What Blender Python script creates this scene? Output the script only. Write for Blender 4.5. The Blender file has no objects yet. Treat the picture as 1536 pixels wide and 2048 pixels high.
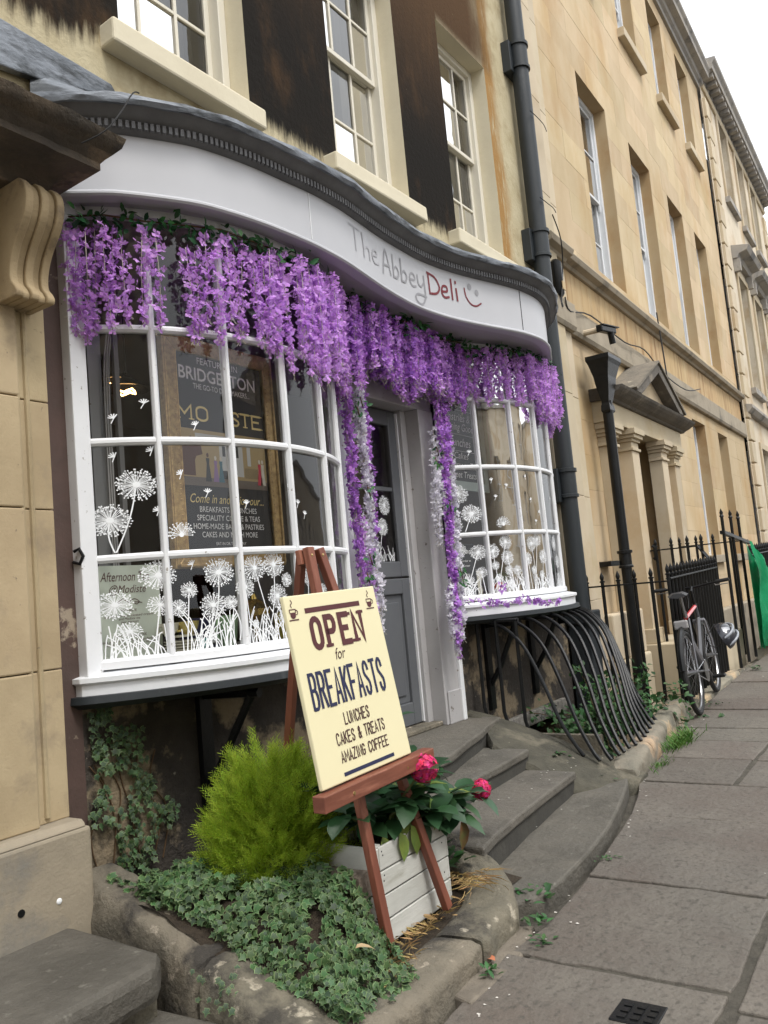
import bpy, bmesh, math, random
from mathutils import Vector, Matrix, noise
from math import sin, cos, pi, radians as rad, sqrt, atan2
random.seed(7)
SC = bpy.context.scene
COL = SC.collection
SL = .027                                   # the street climbs gently to the right
def gz(x): return SL * (x - 3)

# ------------------------------------------------------------------ camera, sky, sun, exposure
cam_d = bpy.data.cameras.new("camera"); cam = bpy.data.objects.new("camera", cam_d); COL.objects.link(cam)
SC.camera = cam
cam_d.sensor_fit = 'VERTICAL'; cam_d.sensor_height = 24; cam_d.lens = 24 * 1657 / 2048
cam_d.clip_end = 600; cam_d.clip_start = .05
CAM = Vector((0, -2.85, 1.3))
_f = 1657.
_up = Vector((-1548, -16924, _f)).normalized()
_d1 = Vector((1137, 68, _f)); _d1 = (_d1 - _up * _d1.dot(_up)).normalized()
_yy = _up.cross(_d1)
R3 = Matrix((_d1, _yy, _up))                # rows: world axes in camera (right, down, forward)
cam.matrix_world = Matrix.Translation(CAM) @ Matrix((
    (R3[0][0], -R3[0][1], -R3[0][2]), (R3[1][0], -R3[1][1], -R3[1][2]), (R3[2][0], -R3[2][1], -R3[2][2]))).to_4x4()

world = bpy.data.worlds.new("World"); SC.world = world; world.use_nodes = True
wn = world.node_tree; wn.nodes.clear()
sky = wn.nodes.new('ShaderNodeTexSky'); sky.sky_type = 'NISHITA'; sky.sun_disc = False
SUN_EL, SUN_ROT = rad(58), rad(200)
sky.sun_elevation = SUN_EL; sky.sun_rotation = SUN_ROT; sky.air_density = 1; sky.dust_density = 4; sky.ozone_density = .6
hs = wn.nodes.new('ShaderNodeHueSaturation'); hs.inputs['Saturation'].default_value = .16
mxw = wn.nodes.new('ShaderNodeMix'); mxw.data_type = 'RGBA'; mxw.inputs[0].default_value = .62
mxw.inputs[7].default_value = (10.2, 10.5, 10.9, 1)          # the even overcast layer
bg = wn.nodes.new('ShaderNodeBackground'); bg.inputs[1].default_value = .15
wo = wn.nodes.new('ShaderNodeOutputWorld')
wn.links.new(sky.outputs[0], hs.inputs['Color']); wn.links.new(hs.outputs[0], mxw.inputs[6])
wn.links.new(mxw.outputs[2], bg.inputs[0]); wn.links.new(bg.outputs[0], wo.inputs[0])
sun_d = bpy.data.lights.new("sun", 'SUN'); sun_d.energy = 1.35; sun_d.angle = rad(14); sun_d.color = (1, .96, .9)
sun = bpy.data.objects.new("sun", sun_d); COL.objects.link(sun)
_sd = Vector((sin(SUN_ROT) * cos(SUN_EL), cos(SUN_ROT) * cos(SUN_EL), sin(SUN_EL)))
sun.rotation_euler = _sd.to_track_quat('Z', 'Y').to_euler()
SC.view_settings.view_transform = 'Standard'; SC.view_settings.look = 'None'
SC.view_settings.exposure = 0.52; SC.view_settings.gamma = 1; SC.view_settings.use_curve_mapping = False
SC.cycles.max_bounces = 8; SC.cycles.transparent_max_bounces = 16; SC.cycles.use_denoising = True
SC.cycles.caustics_reflective = False; SC.cycles.caustics_refractive = False

# ------------------------------------------------------------------ materials
MATS = {}
def mat(name, c, c2=None, ns=5, rough=.85, bump=0, bs=60, c3=None, s3=1.6, lo=.52, hi=.62, rnd=0, isl=0,
        st=(1, 1, 1), metal=0, spec=.4, trans=0, c4=None, s4=30, lo4=.62, hi4=.68, coat=0, bd=.01):
    if name in MATS: return MATS[name]
    m = bpy.data.materials.new(name); m.use_nodes = True; nt = m.node_tree; N = nt.nodes; L = nt.links
    b = N['Principled BSDF']; b.inputs['Roughness'].default_value = rough; b.inputs['Metallic'].default_value = metal
    b.inputs['Specular IOR Level'].default_value = spec; b.inputs['Coat Weight'].default_value = coat
    geo = N.new('ShaderNodeNewGeometry'); mp = N.new('ShaderNodeMapping'); mp.inputs['Scale'].default_value = st
    L.new(geo.outputs['Position'], mp.inputs['Vector'])
    def nz(scale, det=5, ro=.6):
        t = N.new('ShaderNodeTexNoise'); t.inputs['Scale'].default_value = scale; t.inputs['Detail'].default_value = det
        t.inputs['Roughness'].default_value = ro; L.new(mp.outputs[0], t.inputs['Vector']); return t.outputs['Fac']
    def rng(o, a, bb):
        r = N.new('ShaderNodeMapRange'); r.inputs[1].default_value = a; r.inputs[2].default_value = bb; L.new(o, r.inputs[0]); return r.outputs[0]
    def mix(f, a, col):
        x = N.new('ShaderNodeMix'); x.data_type = 'RGBA'
        if f is not None: L.new(f, x.inputs[0])
        if isinstance(a, tuple): x.inputs[6].default_value = (*a, 1)
        else: L.new(a, x.inputs[6])
        x.inputs[7].default_value = (*col, 1); return x.outputs[2]
    out = tuple(c)
    if c2: out = mix(rng(nz(ns), .33, .67), out, c2)
    if c3: out = mix(rng(nz(s3, 7, .65), lo, hi), out, c3)
    if c4: out = mix(rng(nz(s4, 4), lo4, hi4), out, c4)
    if rnd or isl:
        if isinstance(out, tuple): out = mix(None, out, out)
        h = N.new('ShaderNodeHueSaturation')
        if rnd: s = N.new('ShaderNodeObjectInfo').outputs['Random']; amt = rnd
        else: s = geo.outputs['Random Per Island']; amt = isl
        r = N.new('ShaderNodeMapRange'); r.inputs[3].default_value = 1 - amt; r.inputs[4].default_value = 1 + amt
        L.new(s, r.inputs[0]); L.new(r.outputs[0], h.inputs['Value']); L.new(out, h.inputs['Color'])
        r2 = N.new('ShaderNodeMapRange'); r2.inputs[3].default_value = .5 - amt * .06; r2.inputs[4].default_value = .5 + amt * .06
        ml = N.new('ShaderNodeMath'); ml.operation = 'MULTIPLY'; ml.inputs[1].default_value = 7.31
        fr = N.new('ShaderNodeMath'); fr.operation = 'FRACT'; L.new(s, ml.inputs[0]); L.new(ml.outputs[0], fr.inputs[0])
        L.new(fr.outputs[0], r2.inputs[0]); L.new(r2.outputs[0], h.inputs['Hue']); out = h.outputs[0]
    if isinstance(out, tuple): b.inputs['Base Color'].default_value = (*out, 1)
    else: L.new(out, b.inputs['Base Color'])
    if bump:
        bp = N.new('ShaderNodeBump'); bp.inputs['Strength'].default_value = bump; bp.inputs['Distance'].default_value = bd
        L.new(nz(bs, 8, .65), bp.inputs['Height']); L.new(bp.outputs[0], b.inputs['Normal'])
    if trans:
        tr = N.new('ShaderNodeBsdfTranslucent'); ms = N.new('ShaderNodeMixShader'); ms.inputs[0].default_value = trans
        if isinstance(out, tuple): tr.inputs[0].default_value = (*out, 1)
        else: L.new(out, tr.inputs[0])
        o = N['Material Output']; L.new(b.outputs[0], ms.inputs[1]); L.new(tr.outputs[0], ms.inputs[2]); L.new(ms.outputs[0], o.inputs[0])
    MATS[name] = m; return m

def glass_mat(name, tint=.93, boost=1.9, rough=.015):
    m = bpy.data.materials.new(name); m.use_nodes = True; N = m.node_tree.nodes; L = m.node_tree.links; N.remove(N['Principled BSDF'])
    t = N.new('ShaderNodeBsdfTransparent'); t.inputs[0].default_value = (tint, tint, tint * .99, 1)
    g = N.new('ShaderNodeBsdfGlossy'); g.inputs['Roughness'].default_value = rough
    fr = N.new('ShaderNodeFresnel'); fr.inputs[0].default_value = 1.5
    mu = N.new('ShaderNodeMath'); mu.operation = 'MULTIPLY'; mu.inputs[1].default_value = boost; mu.use_clamp = True
    ms = N.new('ShaderNodeMixShader'); geo = N.new('ShaderNodeNewGeometry')
    ns = N.new('ShaderNodeTexNoise'); ns.inputs['Scale'].default_value = 3.5; bp = N.new('ShaderNodeBump')
    bp.inputs['Strength'].default_value = .12; bp.inputs['Distance'].default_value = .02
    L.new(geo.outputs['Position'], ns.inputs['Vector']); L.new(ns.outputs['Fac'], bp.inputs['Height']); L.new(bp.outputs[0], g.inputs['Normal'])
    L.new(fr.outputs[0], mu.inputs[0]); L.new(mu.outputs[0], ms.inputs[0]); L.new(t.outputs[0], ms.inputs[1]); L.new(g.outputs[0], ms.inputs[2])
    L.new(ms.outputs[0], N['Material Output'].inputs[0]); return m
def emit_mat(name, col, s):
    m = bpy.data.materials.new(name); m.use_nodes = True; b = m.node_tree.nodes['Principled BSDF']
    b.inputs['Emission Color'].default_value = (*col, 1); b.inputs['Emission Strength'].default_value = s; b.inputs['Base Color'].default_value = (*col, 1); return m

GLASS = glass_mat('window_glass', .96, 1.05); GLASS_UP = glass_mat('upper_glass', .7, 2.2)
WHITE = mat('white_paint', (.78, .79, .80), (.70, .71, .73), ns=3, rough=.42, bump=.25, bs=25, bd=.004, c4=(.34, .32, .29), s4=34, lo4=.665, hi4=.70)
SILLW = mat('white_sill_paint', (.80, .81, .83), (.70, .72, .74), ns=4, rough=.4, bump=.3, bs=18, bd=.005, c4=(.30, .29, .27), s4=22, lo4=.69, hi4=.73)
FASC = mat('fascia_paint', (.50, .505, .53), (.46, .465, .49), ns=1.2, rough=.45, bump=.05, bs=4, c4=(.3, .3, .31), s4=45, lo4=.765, hi4=.79)
DENT = mat('grey_cornice_paint', (.15, .15, .155), (.10, .10, .105), ns=6, rough=.6, bump=.1)
LEAD = mat('lead_flashing', (.13, .145, .165), (.24, .26, .29), ns=6, rough=.5, metal=.25, bump=.5, bs=9, bd=.02, c3=(.045, .05, .055), s3=4, lo=.5, hi=.62, st=(1, 1, 2.5))
BATH = mat('bath_stone', (.56, .445, .29), (.48, .37, .225), ns=2.2, rough=.92, bump=.25, bs=70, bd=.004, c3=(.43, .275, .12), s3=.8, lo=.47, hi=.72, rnd=.09, st=(1, 1, .55))
BATHL = mat('pale_bath_stone', (.55, .47, .34), (.49, .41, .29), ns=2, rough=.92, bump=.25, bs=70, bd=.004, c3=(.42, .31, .17), s3=.9, lo=.5, hi=.75, rnd=.07)
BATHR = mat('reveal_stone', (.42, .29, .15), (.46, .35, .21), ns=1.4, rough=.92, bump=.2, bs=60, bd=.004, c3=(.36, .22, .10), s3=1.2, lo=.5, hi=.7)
PIL = mat('portal_stone', (.47, .375, .235), (.36, .28, .17), ns=3, rough=.9, bump=.4, bs=80, bd=.004, c3=(.25, .20, .14), s3=2.4, lo=.56, hi=.72, c4=(.12, .10, .08), s4=26, lo4=.70, hi4=.78, rnd=.05)
PLIN = mat('plinth_stone', (.34, .29, .215), (.25, .215, .16), ns=4, rough=.92, bump=.5, bs=60, bd=.006, c3=(.20, .19, .17), s3=2, lo=.5, hi=.65)
BLACKSTONE = mat('sooty_stone', (.045, .038, .03), (.10, .075, .05), ns=7, rough=.95, bump=.9, bs=40, bd=.015, c3=(.20, .15, .095), s3=5, lo=.56, hi=.68)
MORTAR = mat('mortar', (.33, .26, .17), rough=.95)
DARKST = mat('weathered_stone', (.20, .175, .13), (.115, .105, .08), ns=5, rough=.95, bump=1, bs=38, bd=.015, c3=(.05, .045, .038), s3=3.2, lo=.5, hi=.62, c4=(.42, .37, .29), s4=14, lo4=.62, hi4=.72, rnd=.1)
KERBR = mat('kerb_stone', (.27, .24, .185), (.18, .17, .135), ns=5, rough=.95, bump=.9, bs=38, bd=.012, c3=(.46, .34, .22), s3=2.6, lo=.52, hi=.6, rnd=.1)
PAVE = mat('paving', (.150, .133, .110), (.118, .109, .093), ns=2.4, rough=.72, bump=1, bs=22, bd=.014, c3=(.122, .102, .084), s3=1.2, lo=.45, hi=.62, c4=(.078, .070, .058), s4=42, lo4=.52, hi4=.70, rnd=.1)
STEPM = mat('step_stone', (.135, .122, .100), (.100, .093, .078), ns=3, rough=.75, bump=1, bs=24, bd=.014, c3=(.080, .073, .060), s3=1.6, lo=.5, hi=.64, c4=(.16, .15, .125), s4=18, lo4=.62, hi4=.7, rnd=.05)
DIRT = mat('joint_dirt', (.10, .09, .072), (.055, .05, .04), ns=20, rough=1, bump=.8, bs=90, bd=.01)
ROADM = mat('road', (.10, .10, .095), (.08, .08, .078), ns=12, rough=.85, bump=.4, bs=60)
SOIL = mat('soil', (.035, .026, .018), (.06, .045, .03), ns=30, rough=1, bump=1, bs=60, bd=.02)
PIPE = mat('black_pipe', (.015, .019, .022), (.024, .029, .033), ns=4, rough=.5, bump=.2, bs=30, c3=(.06, .066, .07), s3=5, lo=.6, hi=.75, st=(1, 1, .3))
IRON = mat('black_iron', (.005, .0055, .006), (.009, .0095, .010), ns=12, rough=.34, spec=.28, bump=.25, bs=60, c4=(.07, .06, .05), s4=50, lo4=.7, hi4=.76)
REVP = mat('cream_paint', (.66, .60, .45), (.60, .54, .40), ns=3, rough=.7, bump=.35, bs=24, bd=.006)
CREAMF = mat('cream_frame', (.68, .645, .55), rough=.5)
WFR = mat('white_sash', (.70, .72, .74), rough=.45)
DOORG = mat('grey_door_paint', (.115, .122, .13), (.10, .105, .115), ns=3, rough=.42, c4=(.05, .05, .05), s4=40, lo4=.74, hi4=.78)
POSTG = mat('grey_post_paint', (.43, .42, .42), (.37, .36, .36), ns=3, rough=.5, bump=.15, bs=30, c4=(.16, .14, .12), s4=26, lo4=.67, hi4=.70)
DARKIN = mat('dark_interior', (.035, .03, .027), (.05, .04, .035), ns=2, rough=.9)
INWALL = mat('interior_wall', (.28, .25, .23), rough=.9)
BLACK = mat('black_board', (.016, .017, .021), rough=.6)
GOLD = mat('gilt', (.58, .40, .16), (.34, .21, .08), ns=40, rough=.38, metal=.25, bump=.6, bs=120, bd=.004)
GOLDT = mat('gold_print', (.80, .64, .28), rough=.5)
CHALK = mat('chalk_white', (.85, .85, .85), rough=.8)
DECAL = mat('white_transfer', (.86, .88, .90), rough=.6)
WOODR = mat('red_wood', (.22, .075, .045), (.14, .045, .028), ns=9, rough=.5, bump=.3, bs=40, bd=.003, st=(1, 1, .14), c3=(.30, .12, .075), s3=14, lo=.55, hi=.7)
WOODL = mat('ledge_wood', (.25, .09, .055), (.15, .05, .03), ns=11, rough=.5, bump=.3, bs=40, bd=.003, st=(.2, 1, 1.6), c3=(.34, .14, .09), s3=12, lo=.55, hi=.7)
CREAM = mat('cream_board', (.74, .68, .44), (.72, .66, .42), ns=2, rough=.5)
MAROON = mat('maroon_paint', (.085, .022, .025), rough=.6); NAVY = mat('navy_paint', (.018, .022, .065), rough=.6)
CRATE = mat('white_wood', (.56, .56, .52), (.44, .44, .40), ns=6, rough=.7, bump=.4, bs=30, bd=.004, st=(.6, 1, 2.5), c3=(.33, .32, .27), s3=4, lo=.58, hi=.72, c4=(.10, .09, .08), s4=22, lo4=.73, hi4=.76, rnd=.05)
STEEL = mat('steel', (.35, .35, .36), rough=.3, metal=.9); RUBBER = mat('rubber', (.018, .018, .018), rough=.75)
REDP = mat('red_enamel', (.55, .03, .035), rough=.3, coat=.5); GREYP = mat('grey_enamel', (.22, .22, .24), rough=.35, coat=.4)
GREENS = mat('green_tarpaulin', (.005, .23, .09), (.008, .32, .13), ns=4, rough=.45, bump=.6, bs=9, bd=.03, trans=.2)
PURP = mat('purple_petals', (.64, .31, .80), (.78, .48, .92), ns=25, rough=.75, isl=.22, trans=.45)
PURPD = mat('deep_purple_petals', (.44, .17, .62), (.58, .29, .76), ns=25, rough=.75, isl=.30, trans=.3)
WPET = mat('white_petals', (.72, .70, .78), (.80, .79, .84), ns=25, rough=.75, isl=.12, trans=.35)
PSTEM = mat('petal_stem', (.45, .42, .34), rough=.7)
LEAFG = mat('garland_leaf', (.02, .09, .025), (.035, .14, .04), ns=15, rough=.5, isl=.4, trans=.2)
IVY = mat('ivy_leaf', (.06, .125, .04), (.045, .095, .035), ns=14, rough=.5, isl=.35, trans=.15)
IVYE = mat('ivy_margin', (.17, .24, .10), (.10, .17, .06), ns=14, rough=.55, isl=.3, trans=.15)
IVYD = mat('ivy_leaf_grey', (.06, .095, .05), (.035, .065, .035), ns=14, rough=.55, isl=.35, trans=.12)
CONI = mat('conifer_foliage', (.27, .40, .025), (.45, .58, .07), ns=9, rough=.65, isl=.3, trans=.45)
TWIG = mat('twig', (.10, .06, .03), rough=.9)
HYL = mat('hydrangea_leaf', (.022, .062, .026), (.03, .085, .03), ns=9, rough=.42, rnd=.3, trans=.12)
HYY = mat('yellowing_leaf', (.20, .26, .05), (.11, .19, .04), ns=16, rough=.5, rnd=.2, trans=.2)
HYR = mat('reddened_leaf', (.22, .04, .03), (.12, .14, .04), ns=14, rough=.5, trans=.2)
PINK = mat('pink_floret', (.62, .022, .12), (.72, .05, .2), ns=30, rough=.6, isl=.35, trans=.25)
BRAM = mat('bramble_leaf', (.035, .09, .03), (.05, .13, .035), ns=12, rough=.55, isl=.4, trans=.15)
GRASSM = mat('grass_blade', (.06, .15, .02), (.10, .2, .04), ns=12, rough=.7, isl=.35, trans=.2)
STRAW = mat('dry_straw', (.45, .32, .14), (.32, .2, .08), ns=12, rough=.8, isl=.3)
LITTER = mat('fallen_petal', (.55, .52, .47), rough=.8)

# ------------------------------------------------------------------ mesh builder
class MB:
    def __init__(s): s.v = []; s.f = []; s.m = []
    def add(s, vs, fs, mi=0):
        o = len(s.v); s.v += [tuple(p) for p in vs]; s.f += [tuple(i + o for i in f) for f in fs]; s.m += [mi] * len(fs); return s
    def box(s, x0, y0, z0, x1, y1, z1, mi=0, j=0):
        vs = [Vector((x, y, z)) for x in (x0, x1) for y in (y0, y1) for z in (z0, z1)]
        if j: vs = [v + Vector((random.uniform(-j, j), random.uniform(-j, j), random.uniform(-j, j))) for v in vs]
        return s.add(vs, [(0, 1, 3, 2), (4, 6, 7, 5), (0, 4, 5, 1), (2, 3, 7, 6), (0, 2, 6, 4), (1, 5, 7, 3)], mi)
    def beam(s, a, b, w, h, up=(0, 0, 1), mi=0):
        a = Vector(a); b = Vector(b); d = (b - a).normalized(); sd = d.cross(Vector(up)).normalized(); u = sd.cross(d)
        vs = []
        for p in (a, b):
            for i, k in ((-1, -1), (1, -1), (1, 1), (-1, 1)): vs.append(p + sd * w / 2 * i + u * h / 2 * k)
        return s.add(vs, [(0, 1, 2, 3), (7, 6, 5, 4), (0, 4, 5, 1), (1, 5, 6, 2), (2, 6, 7, 3), (3, 7, 4, 0)], mi)
    def tube(s, pts, r, n=8, mi=0, cap=True):
        pts = [Vector(p) for p in pts]; rs = r if isinstance(r, (list, tuple)) else [r] * len(pts); base = len(s.v); u = None
        for i, p in enumerate(pts):
            t = (pts[min(i + 1, len(pts) - 1)] - pts[max(i - 1, 0)]).normalized()
            if u is None: u = t.orthogonal().normalized()
            u = (u - t * u.dot(t)).normalized(); w = t.cross(u)
            s.v += [tuple(p + (u * cos(2 * pi * k / n) + w * sin(2 * pi * k / n)) * rs[i]) for k in range(n)]
        for i in range(len(pts) - 1):
            for k in range(n):
                a = base + i * n + k; b2 = base + i * n + (k + 1) % n
                s.f.append((a, b2, b2 + n, a + n)); s.m.append(mi)
        if cap:
            s.f.append(tuple(base + k for k in range(n))[::-1]); s.m.append(mi)
            s.f.append(tuple(base + (len(pts) - 1) * n + k for k in range(n))); s.m.append(mi)
        return s
    def prism(s, poly, axis, a, b, mi=0):
        n = len(poly)
        def P(p, t): return {'x': (t, p[0], p[1]), 'y': (p[0], t, p[1]), 'z': (p[0], p[1], t)}[axis]
        vs = [P(p, a) for p in poly] + [P(p, b) for p in poly]
        return s.add(vs, [tuple(range(n)), tuple(range(n, 2 * n))[::-1]] + [(i, i + n, (i + 1) % n + n, (i + 1) % n) for i in range(n)], mi)
    def sweep(s, path, prof, mi=0, closed=True, caps=True):
        """path: [(x,y)], prof: [(out,z)] or function of the arc length"""
        P = [Vector((p[0], p[1], 0)) for p in path]; base = len(s.v); k = None
        for i, p in enumerate(P):
            t = (P[min(i + 1, len(P) - 1)] - P[max(i - 1, 0)]).normalized(); nrm = Vector((t.y, -t.x, 0))
            pr = prof(i, p) if callable(prof) else prof; k = len(pr)
            s.v += [(p.x + nrm.x * o, p.y + nrm.y * o, z) for o, z in pr]
        for i in range(len(P) - 1):
            for j in range(k if closed else k - 1):
                a = base + i * k + j; b = base + i * k + (j + 1) % k; s.f.append((a, b, b + k, a + k)); s.m.append(mi)
        if caps and closed:
            s.f.append(tuple(base + j for j in range(k))); s.m.append(mi)
            s.f.append(tuple(base + (len(P) - 1) * k + j for j in range(k))[::-1]); s.m.append(mi)
        return s
    def lathe(s, c, prof, n=16, mi=0, ax='z'):
        base = len(s.v)
        for r, z in prof:
            for k in range(n):
                a = 2 * pi * k / n; x, y = r * cos(a), r * sin(a)
                s.v.append({'z': (c[0] + x, c[1] + y, c[2] + z), 'y': (c[0] + x, c[1] + z, c[2] + y), 'x': (c[0] + z, c[1] + x, c[2] + y)}[ax])
        for i in range(len(prof) - 1):
            for k in range(n):
                a = base + i * n + k; b = base + i * n + (k + 1) % n; s.f.append((a, b, b + n, a + n)); s.m.append(mi)
        return s
    def mesh(s, name, mats, smooth=False, ang=35):
        me = bpy.data.meshes.new(name); me.from_pydata(s.v, [], s.f)
        for m in (mats if isinstance(mats, (list, tuple)) else [mats]): me.materials.append(m)
        me.polygons.foreach_set('material_index', s.m)
        bm = bmesh.new(); bm.from_mesh(me)
        if not smooth == 'leaf': bmesh.ops.recalc_face_normals(bm, faces=bm.faces)
        bm.to_mesh(me); bm.free()
        if smooth:
            me.polygons.foreach_set('use_smooth', [True] * len(me.polygons))
            if smooth != 'leaf': me.set_sharp_from_angle(angle=rad(ang))
        me.update(); return me
    def build(s, name, mats, parent=None, smooth=False, bevel=0, seg=2, **k):
        return O(name, s.mesh(name, mats, smooth), parent, bevel=bevel, seg=seg, **k)

def O(name, me, parent=None, loc=None, rot=None, bevel=0, seg=2, label=None, cat=None, group=None, kind=None):
    o = bpy.data.objects.new(name, me); COL.objects.link(o)
    if parent: o.parent = parent
    if loc: o.location = loc
    if rot: o.rotation_euler = rot
    if bevel:
        b = o.modifiers.new('bevel', 'BEVEL'); b.width = bevel; b.segments = seg; b.limit_method = 'ANGLE'; b.angle_limit = rad(40)
    for k, v in (('label', label), ('category', cat), ('group', group), ('kind', kind)):
        if v: o[k] = v
    return o
def T(name, label, cat, loc=(0, 0, 0), rz=0, group=None): return O(name, None, None, loc, (0, 0, rz), label=label, cat=cat, group=group)
def E(name, parent): return O(name, None, parent)
def kindof(o, k): o['kind'] = k; return o
def rough_up(mb, amp, sc=6, i0=0):
    for i in range(i0, len(mb.v)):
        v = Vector(mb.v[i]); n = noise.noise_vector(v * sc) * amp + noise.noise_vector(v * sc * 3.1) * amp * .4; mb.v[i] = tuple(v + n)

# flat marks: stroke ribbons and outline text, both given in 2D and laid on a surface by a function
def ribbon2d(pts, w):
    P = [Vector((p[0], p[1])) for p in pts]; n = len(P); closed = n > 2 and (P[0] - P[-1]).length < 1e-6
    if closed: P = P[:-1]; n -= 1
    L = []; Rr = []
    for i in range(n):
        a = P[i - 1] if (i > 0 or closed) else None; b = P[(i + 1) % n] if (i < n - 1 or closed) else None
        t1 = (P[i] - a).normalized() if a is not None else None; t2 = (b - P[i]).normalized() if b is not None else None
        t1 = t1 or t2; t2 = t2 or t1; t = (t1 + t2)
        t = t.normalized() if t.length > 1e-4 else t1; nn = Vector((-t.y, t.x)); k = max(.55, abs(nn.dot(Vector((-t1.y, t1.x)))))
        ext = (t1 * (-w * .5) if a is None else (t2 * w * .5 if b is None else Vector((0, 0)))) * .6
        L.append(P[i] + ext + nn * w / 2 / k); Rr.append(P[i] + ext - nn * w / 2 / k)
    vs = L + Rr; fs = [(i, (i + 1) % n, (i + 1) % n + n, i + n) for i in range(n if closed else n - 1)]
    return vs, fs
def lay(mb, vs, fs, fn, lift=0, mi=0): mb.add([fn(v[0], v[1], lift) for v in vs], fs, mi)
def arcp(cx, cy, rx, ry, a0, a1, n=7): return [(cx + rx * cos(rad(a0 + (a1 - a0) * i / n)), cy + ry * sin(rad(a0 + (a1 - a0) * i / n))) for i in range(n + 1)]
GL = {
 'A': [[(0, 0), (.5, 1), (1, 0)], [(.2, .3), (.8, .3)]],
 'B': [[(0, 0), (0, 1), (.6, 1)] + arcp(.6, .77, .32, .23, 80, -80, 5) + [(.6, .53), (.05, .53)], [(.05, .53), (.6, .53)] + arcp(.62, .27, .36, .26, 80, -80, 5) + [(.6, 0), (.05, 0)]],
 'C': [arcp(.5, .75, .46, .25, 5, 180, 6) + arcp(.5, .25, .46, .25, 180, 355, 6)],
 'E': [[(1, 1), (0, 1), (0, 0), (1, 0)], [(0, .52), (.8, .52)]], 'F': [[(1, 1), (0, 1), (0, 0)], [(0, .5), (.8, .5)]],
 'G': [arcp(.5, .75, .46, .25, 5, 180, 6) + arcp(.5, .25, .46, .25, 180, 360, 6) + [(.96, .45), (.55, .45)]],
 'H': [[(0, 0), (0, 1)], [(1, 0), (1, 1)], [(0, .5), (1, .5)]], 'I': [[(.5, 0), (.5, 1)]],
 'K': [[(0, 0), (0, 1)], [(1, 1), (.05, .45)], [(.3, .6), (1, 0)]], 'L': [[(0, 1), (0, 0), (.95, 0)]],
 'M': [[(0, 0), (0, 1), (.5, .35), (1, 1), (1, 0)]], 'N': [[(0, 0), (0, 1), (1, 0), (1, 1)]],
 'O': [arcp(.5, .72, .48, .28, 0, 180, 7) + arcp(.5, .28, .48, .28, 180, 360, 7) + [(.98, .72)]],
 'P': [[(0, 0), (0, 1), (.6, 1)] + arcp(.6, .74, .36, .26, 80, -80, 6) + [(.6, .48), (.05, .48)]],
 'R': [[(0, 0), (0, 1), (.6, 1)] + arcp(.6, .76, .36, .24, 80, -80, 6) + [(.6, .52), (.05, .52)], [(.5, .5), (1, 0)]],
 'S': [arcp(.5, .76, .44, .24, 0, 200, 6) + [(.2, .6), (.8, .4)] + arcp(.5, .24, .44, .24, 20, -180, 6)],
 'T': [[(0, 1), (1, 1)], [(.5, 1), (.5, 0)]], 'U': [[(0, 1), (0, .25)] + arcp(.5, .25, .5, .25, 180, 360, 6) + [(1, 1)]],
 'Z': [[(0, 1), (1, 1), (0, 0), (1, 0)]],
 '&': [[(1, 0), (.15, .78), (.25, .95), (.5, 1), (.7, .85), (.6, .65), (.1, .4), (.05, .15), (.35, 0), (.7, .1), (1, .5)]]}
def letters(mb, text, x0, x1, y0, y1, w, fn, gap=.32, serif=0, wy=0, mi=0):
    adv = [(.35 if c == 'I' else .7 if c == ' ' else 1.25 if c == 'M' else 1) for c in text]
    tot = sum(adv) + gap * (len(text) - 1); u = (x1 - x0) / tot; x = x0; k = 0
    for c, a in zip(text, adv):
        for st in GL.get(c, []):
            pts = [(x + p[0] * a * u, y0 + p[1] * (y1 - y0)) for p in st]
            vs, fs = ribbon2d(pts, w); lay(mb, vs, fs, fn, .0002 * (k % 5), mi); k += 1
            if serif:
                for e in (pts[0], pts[-1]):
                    if min(abs(e[1] - y0), abs(e[1] - y1)) < .01 and c not in 'O':
                        vs, fs = ribbon2d([(e[0] - serif, e[1]), (e[0] + serif, e[1])], w * .5); lay(mb, vs, fs, fn, .0002 * (k % 5) + .0001, mi); k += 1
        x += (a + gap) * u
_tc = {}
def text2d(body, shear=0, bold=0):
    key = (body, shear, bold)
    if key not in _tc:
        cu = bpy.data.curves.new('lettering', 'FONT'); cu.body = body; cu.shear = shear; cu.resolution_u = 3; cu.offset = bold
        cu.align_x = 'CENTER'; o = bpy.data.objects.new('lettering', cu); COL.objects.link(o)
        dg = bpy.context.evaluated_depsgraph_get(); me = bpy.data.meshes.new_from_object(o.evaluated_get(dg))
        vs = [(v.co.x, v.co.y) for v in me.vertices]; fs = [tuple(p.vertices) for p in me.polygons]
        bpy.data.objects.remove(o); bpy.data.curves.remove(cu); bpy.data.meshes.remove(me)
        xs = [v[0] for v in vs]; ys = [v[1] for v in vs]
        _tc[key] = (vs, fs, (min(xs), max(xs), min(ys), max(ys)))
    return _tc[key]
def put_text(mb, body, cx, y0, width, height, fn, shear=0, bold=0, mi=0, lift=0):
    vs, fs, (a, b, c, d) = text2d(body, shear, bold)
    d = max(d, .68); c0 = 0
    lay(mb, [(cx + ((v[0] - a) / (b - a) - .5) * width, y0 + (v[1] - c0) / (d - c0) * height) for v in vs], fs, fn, lift, mi)
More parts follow.
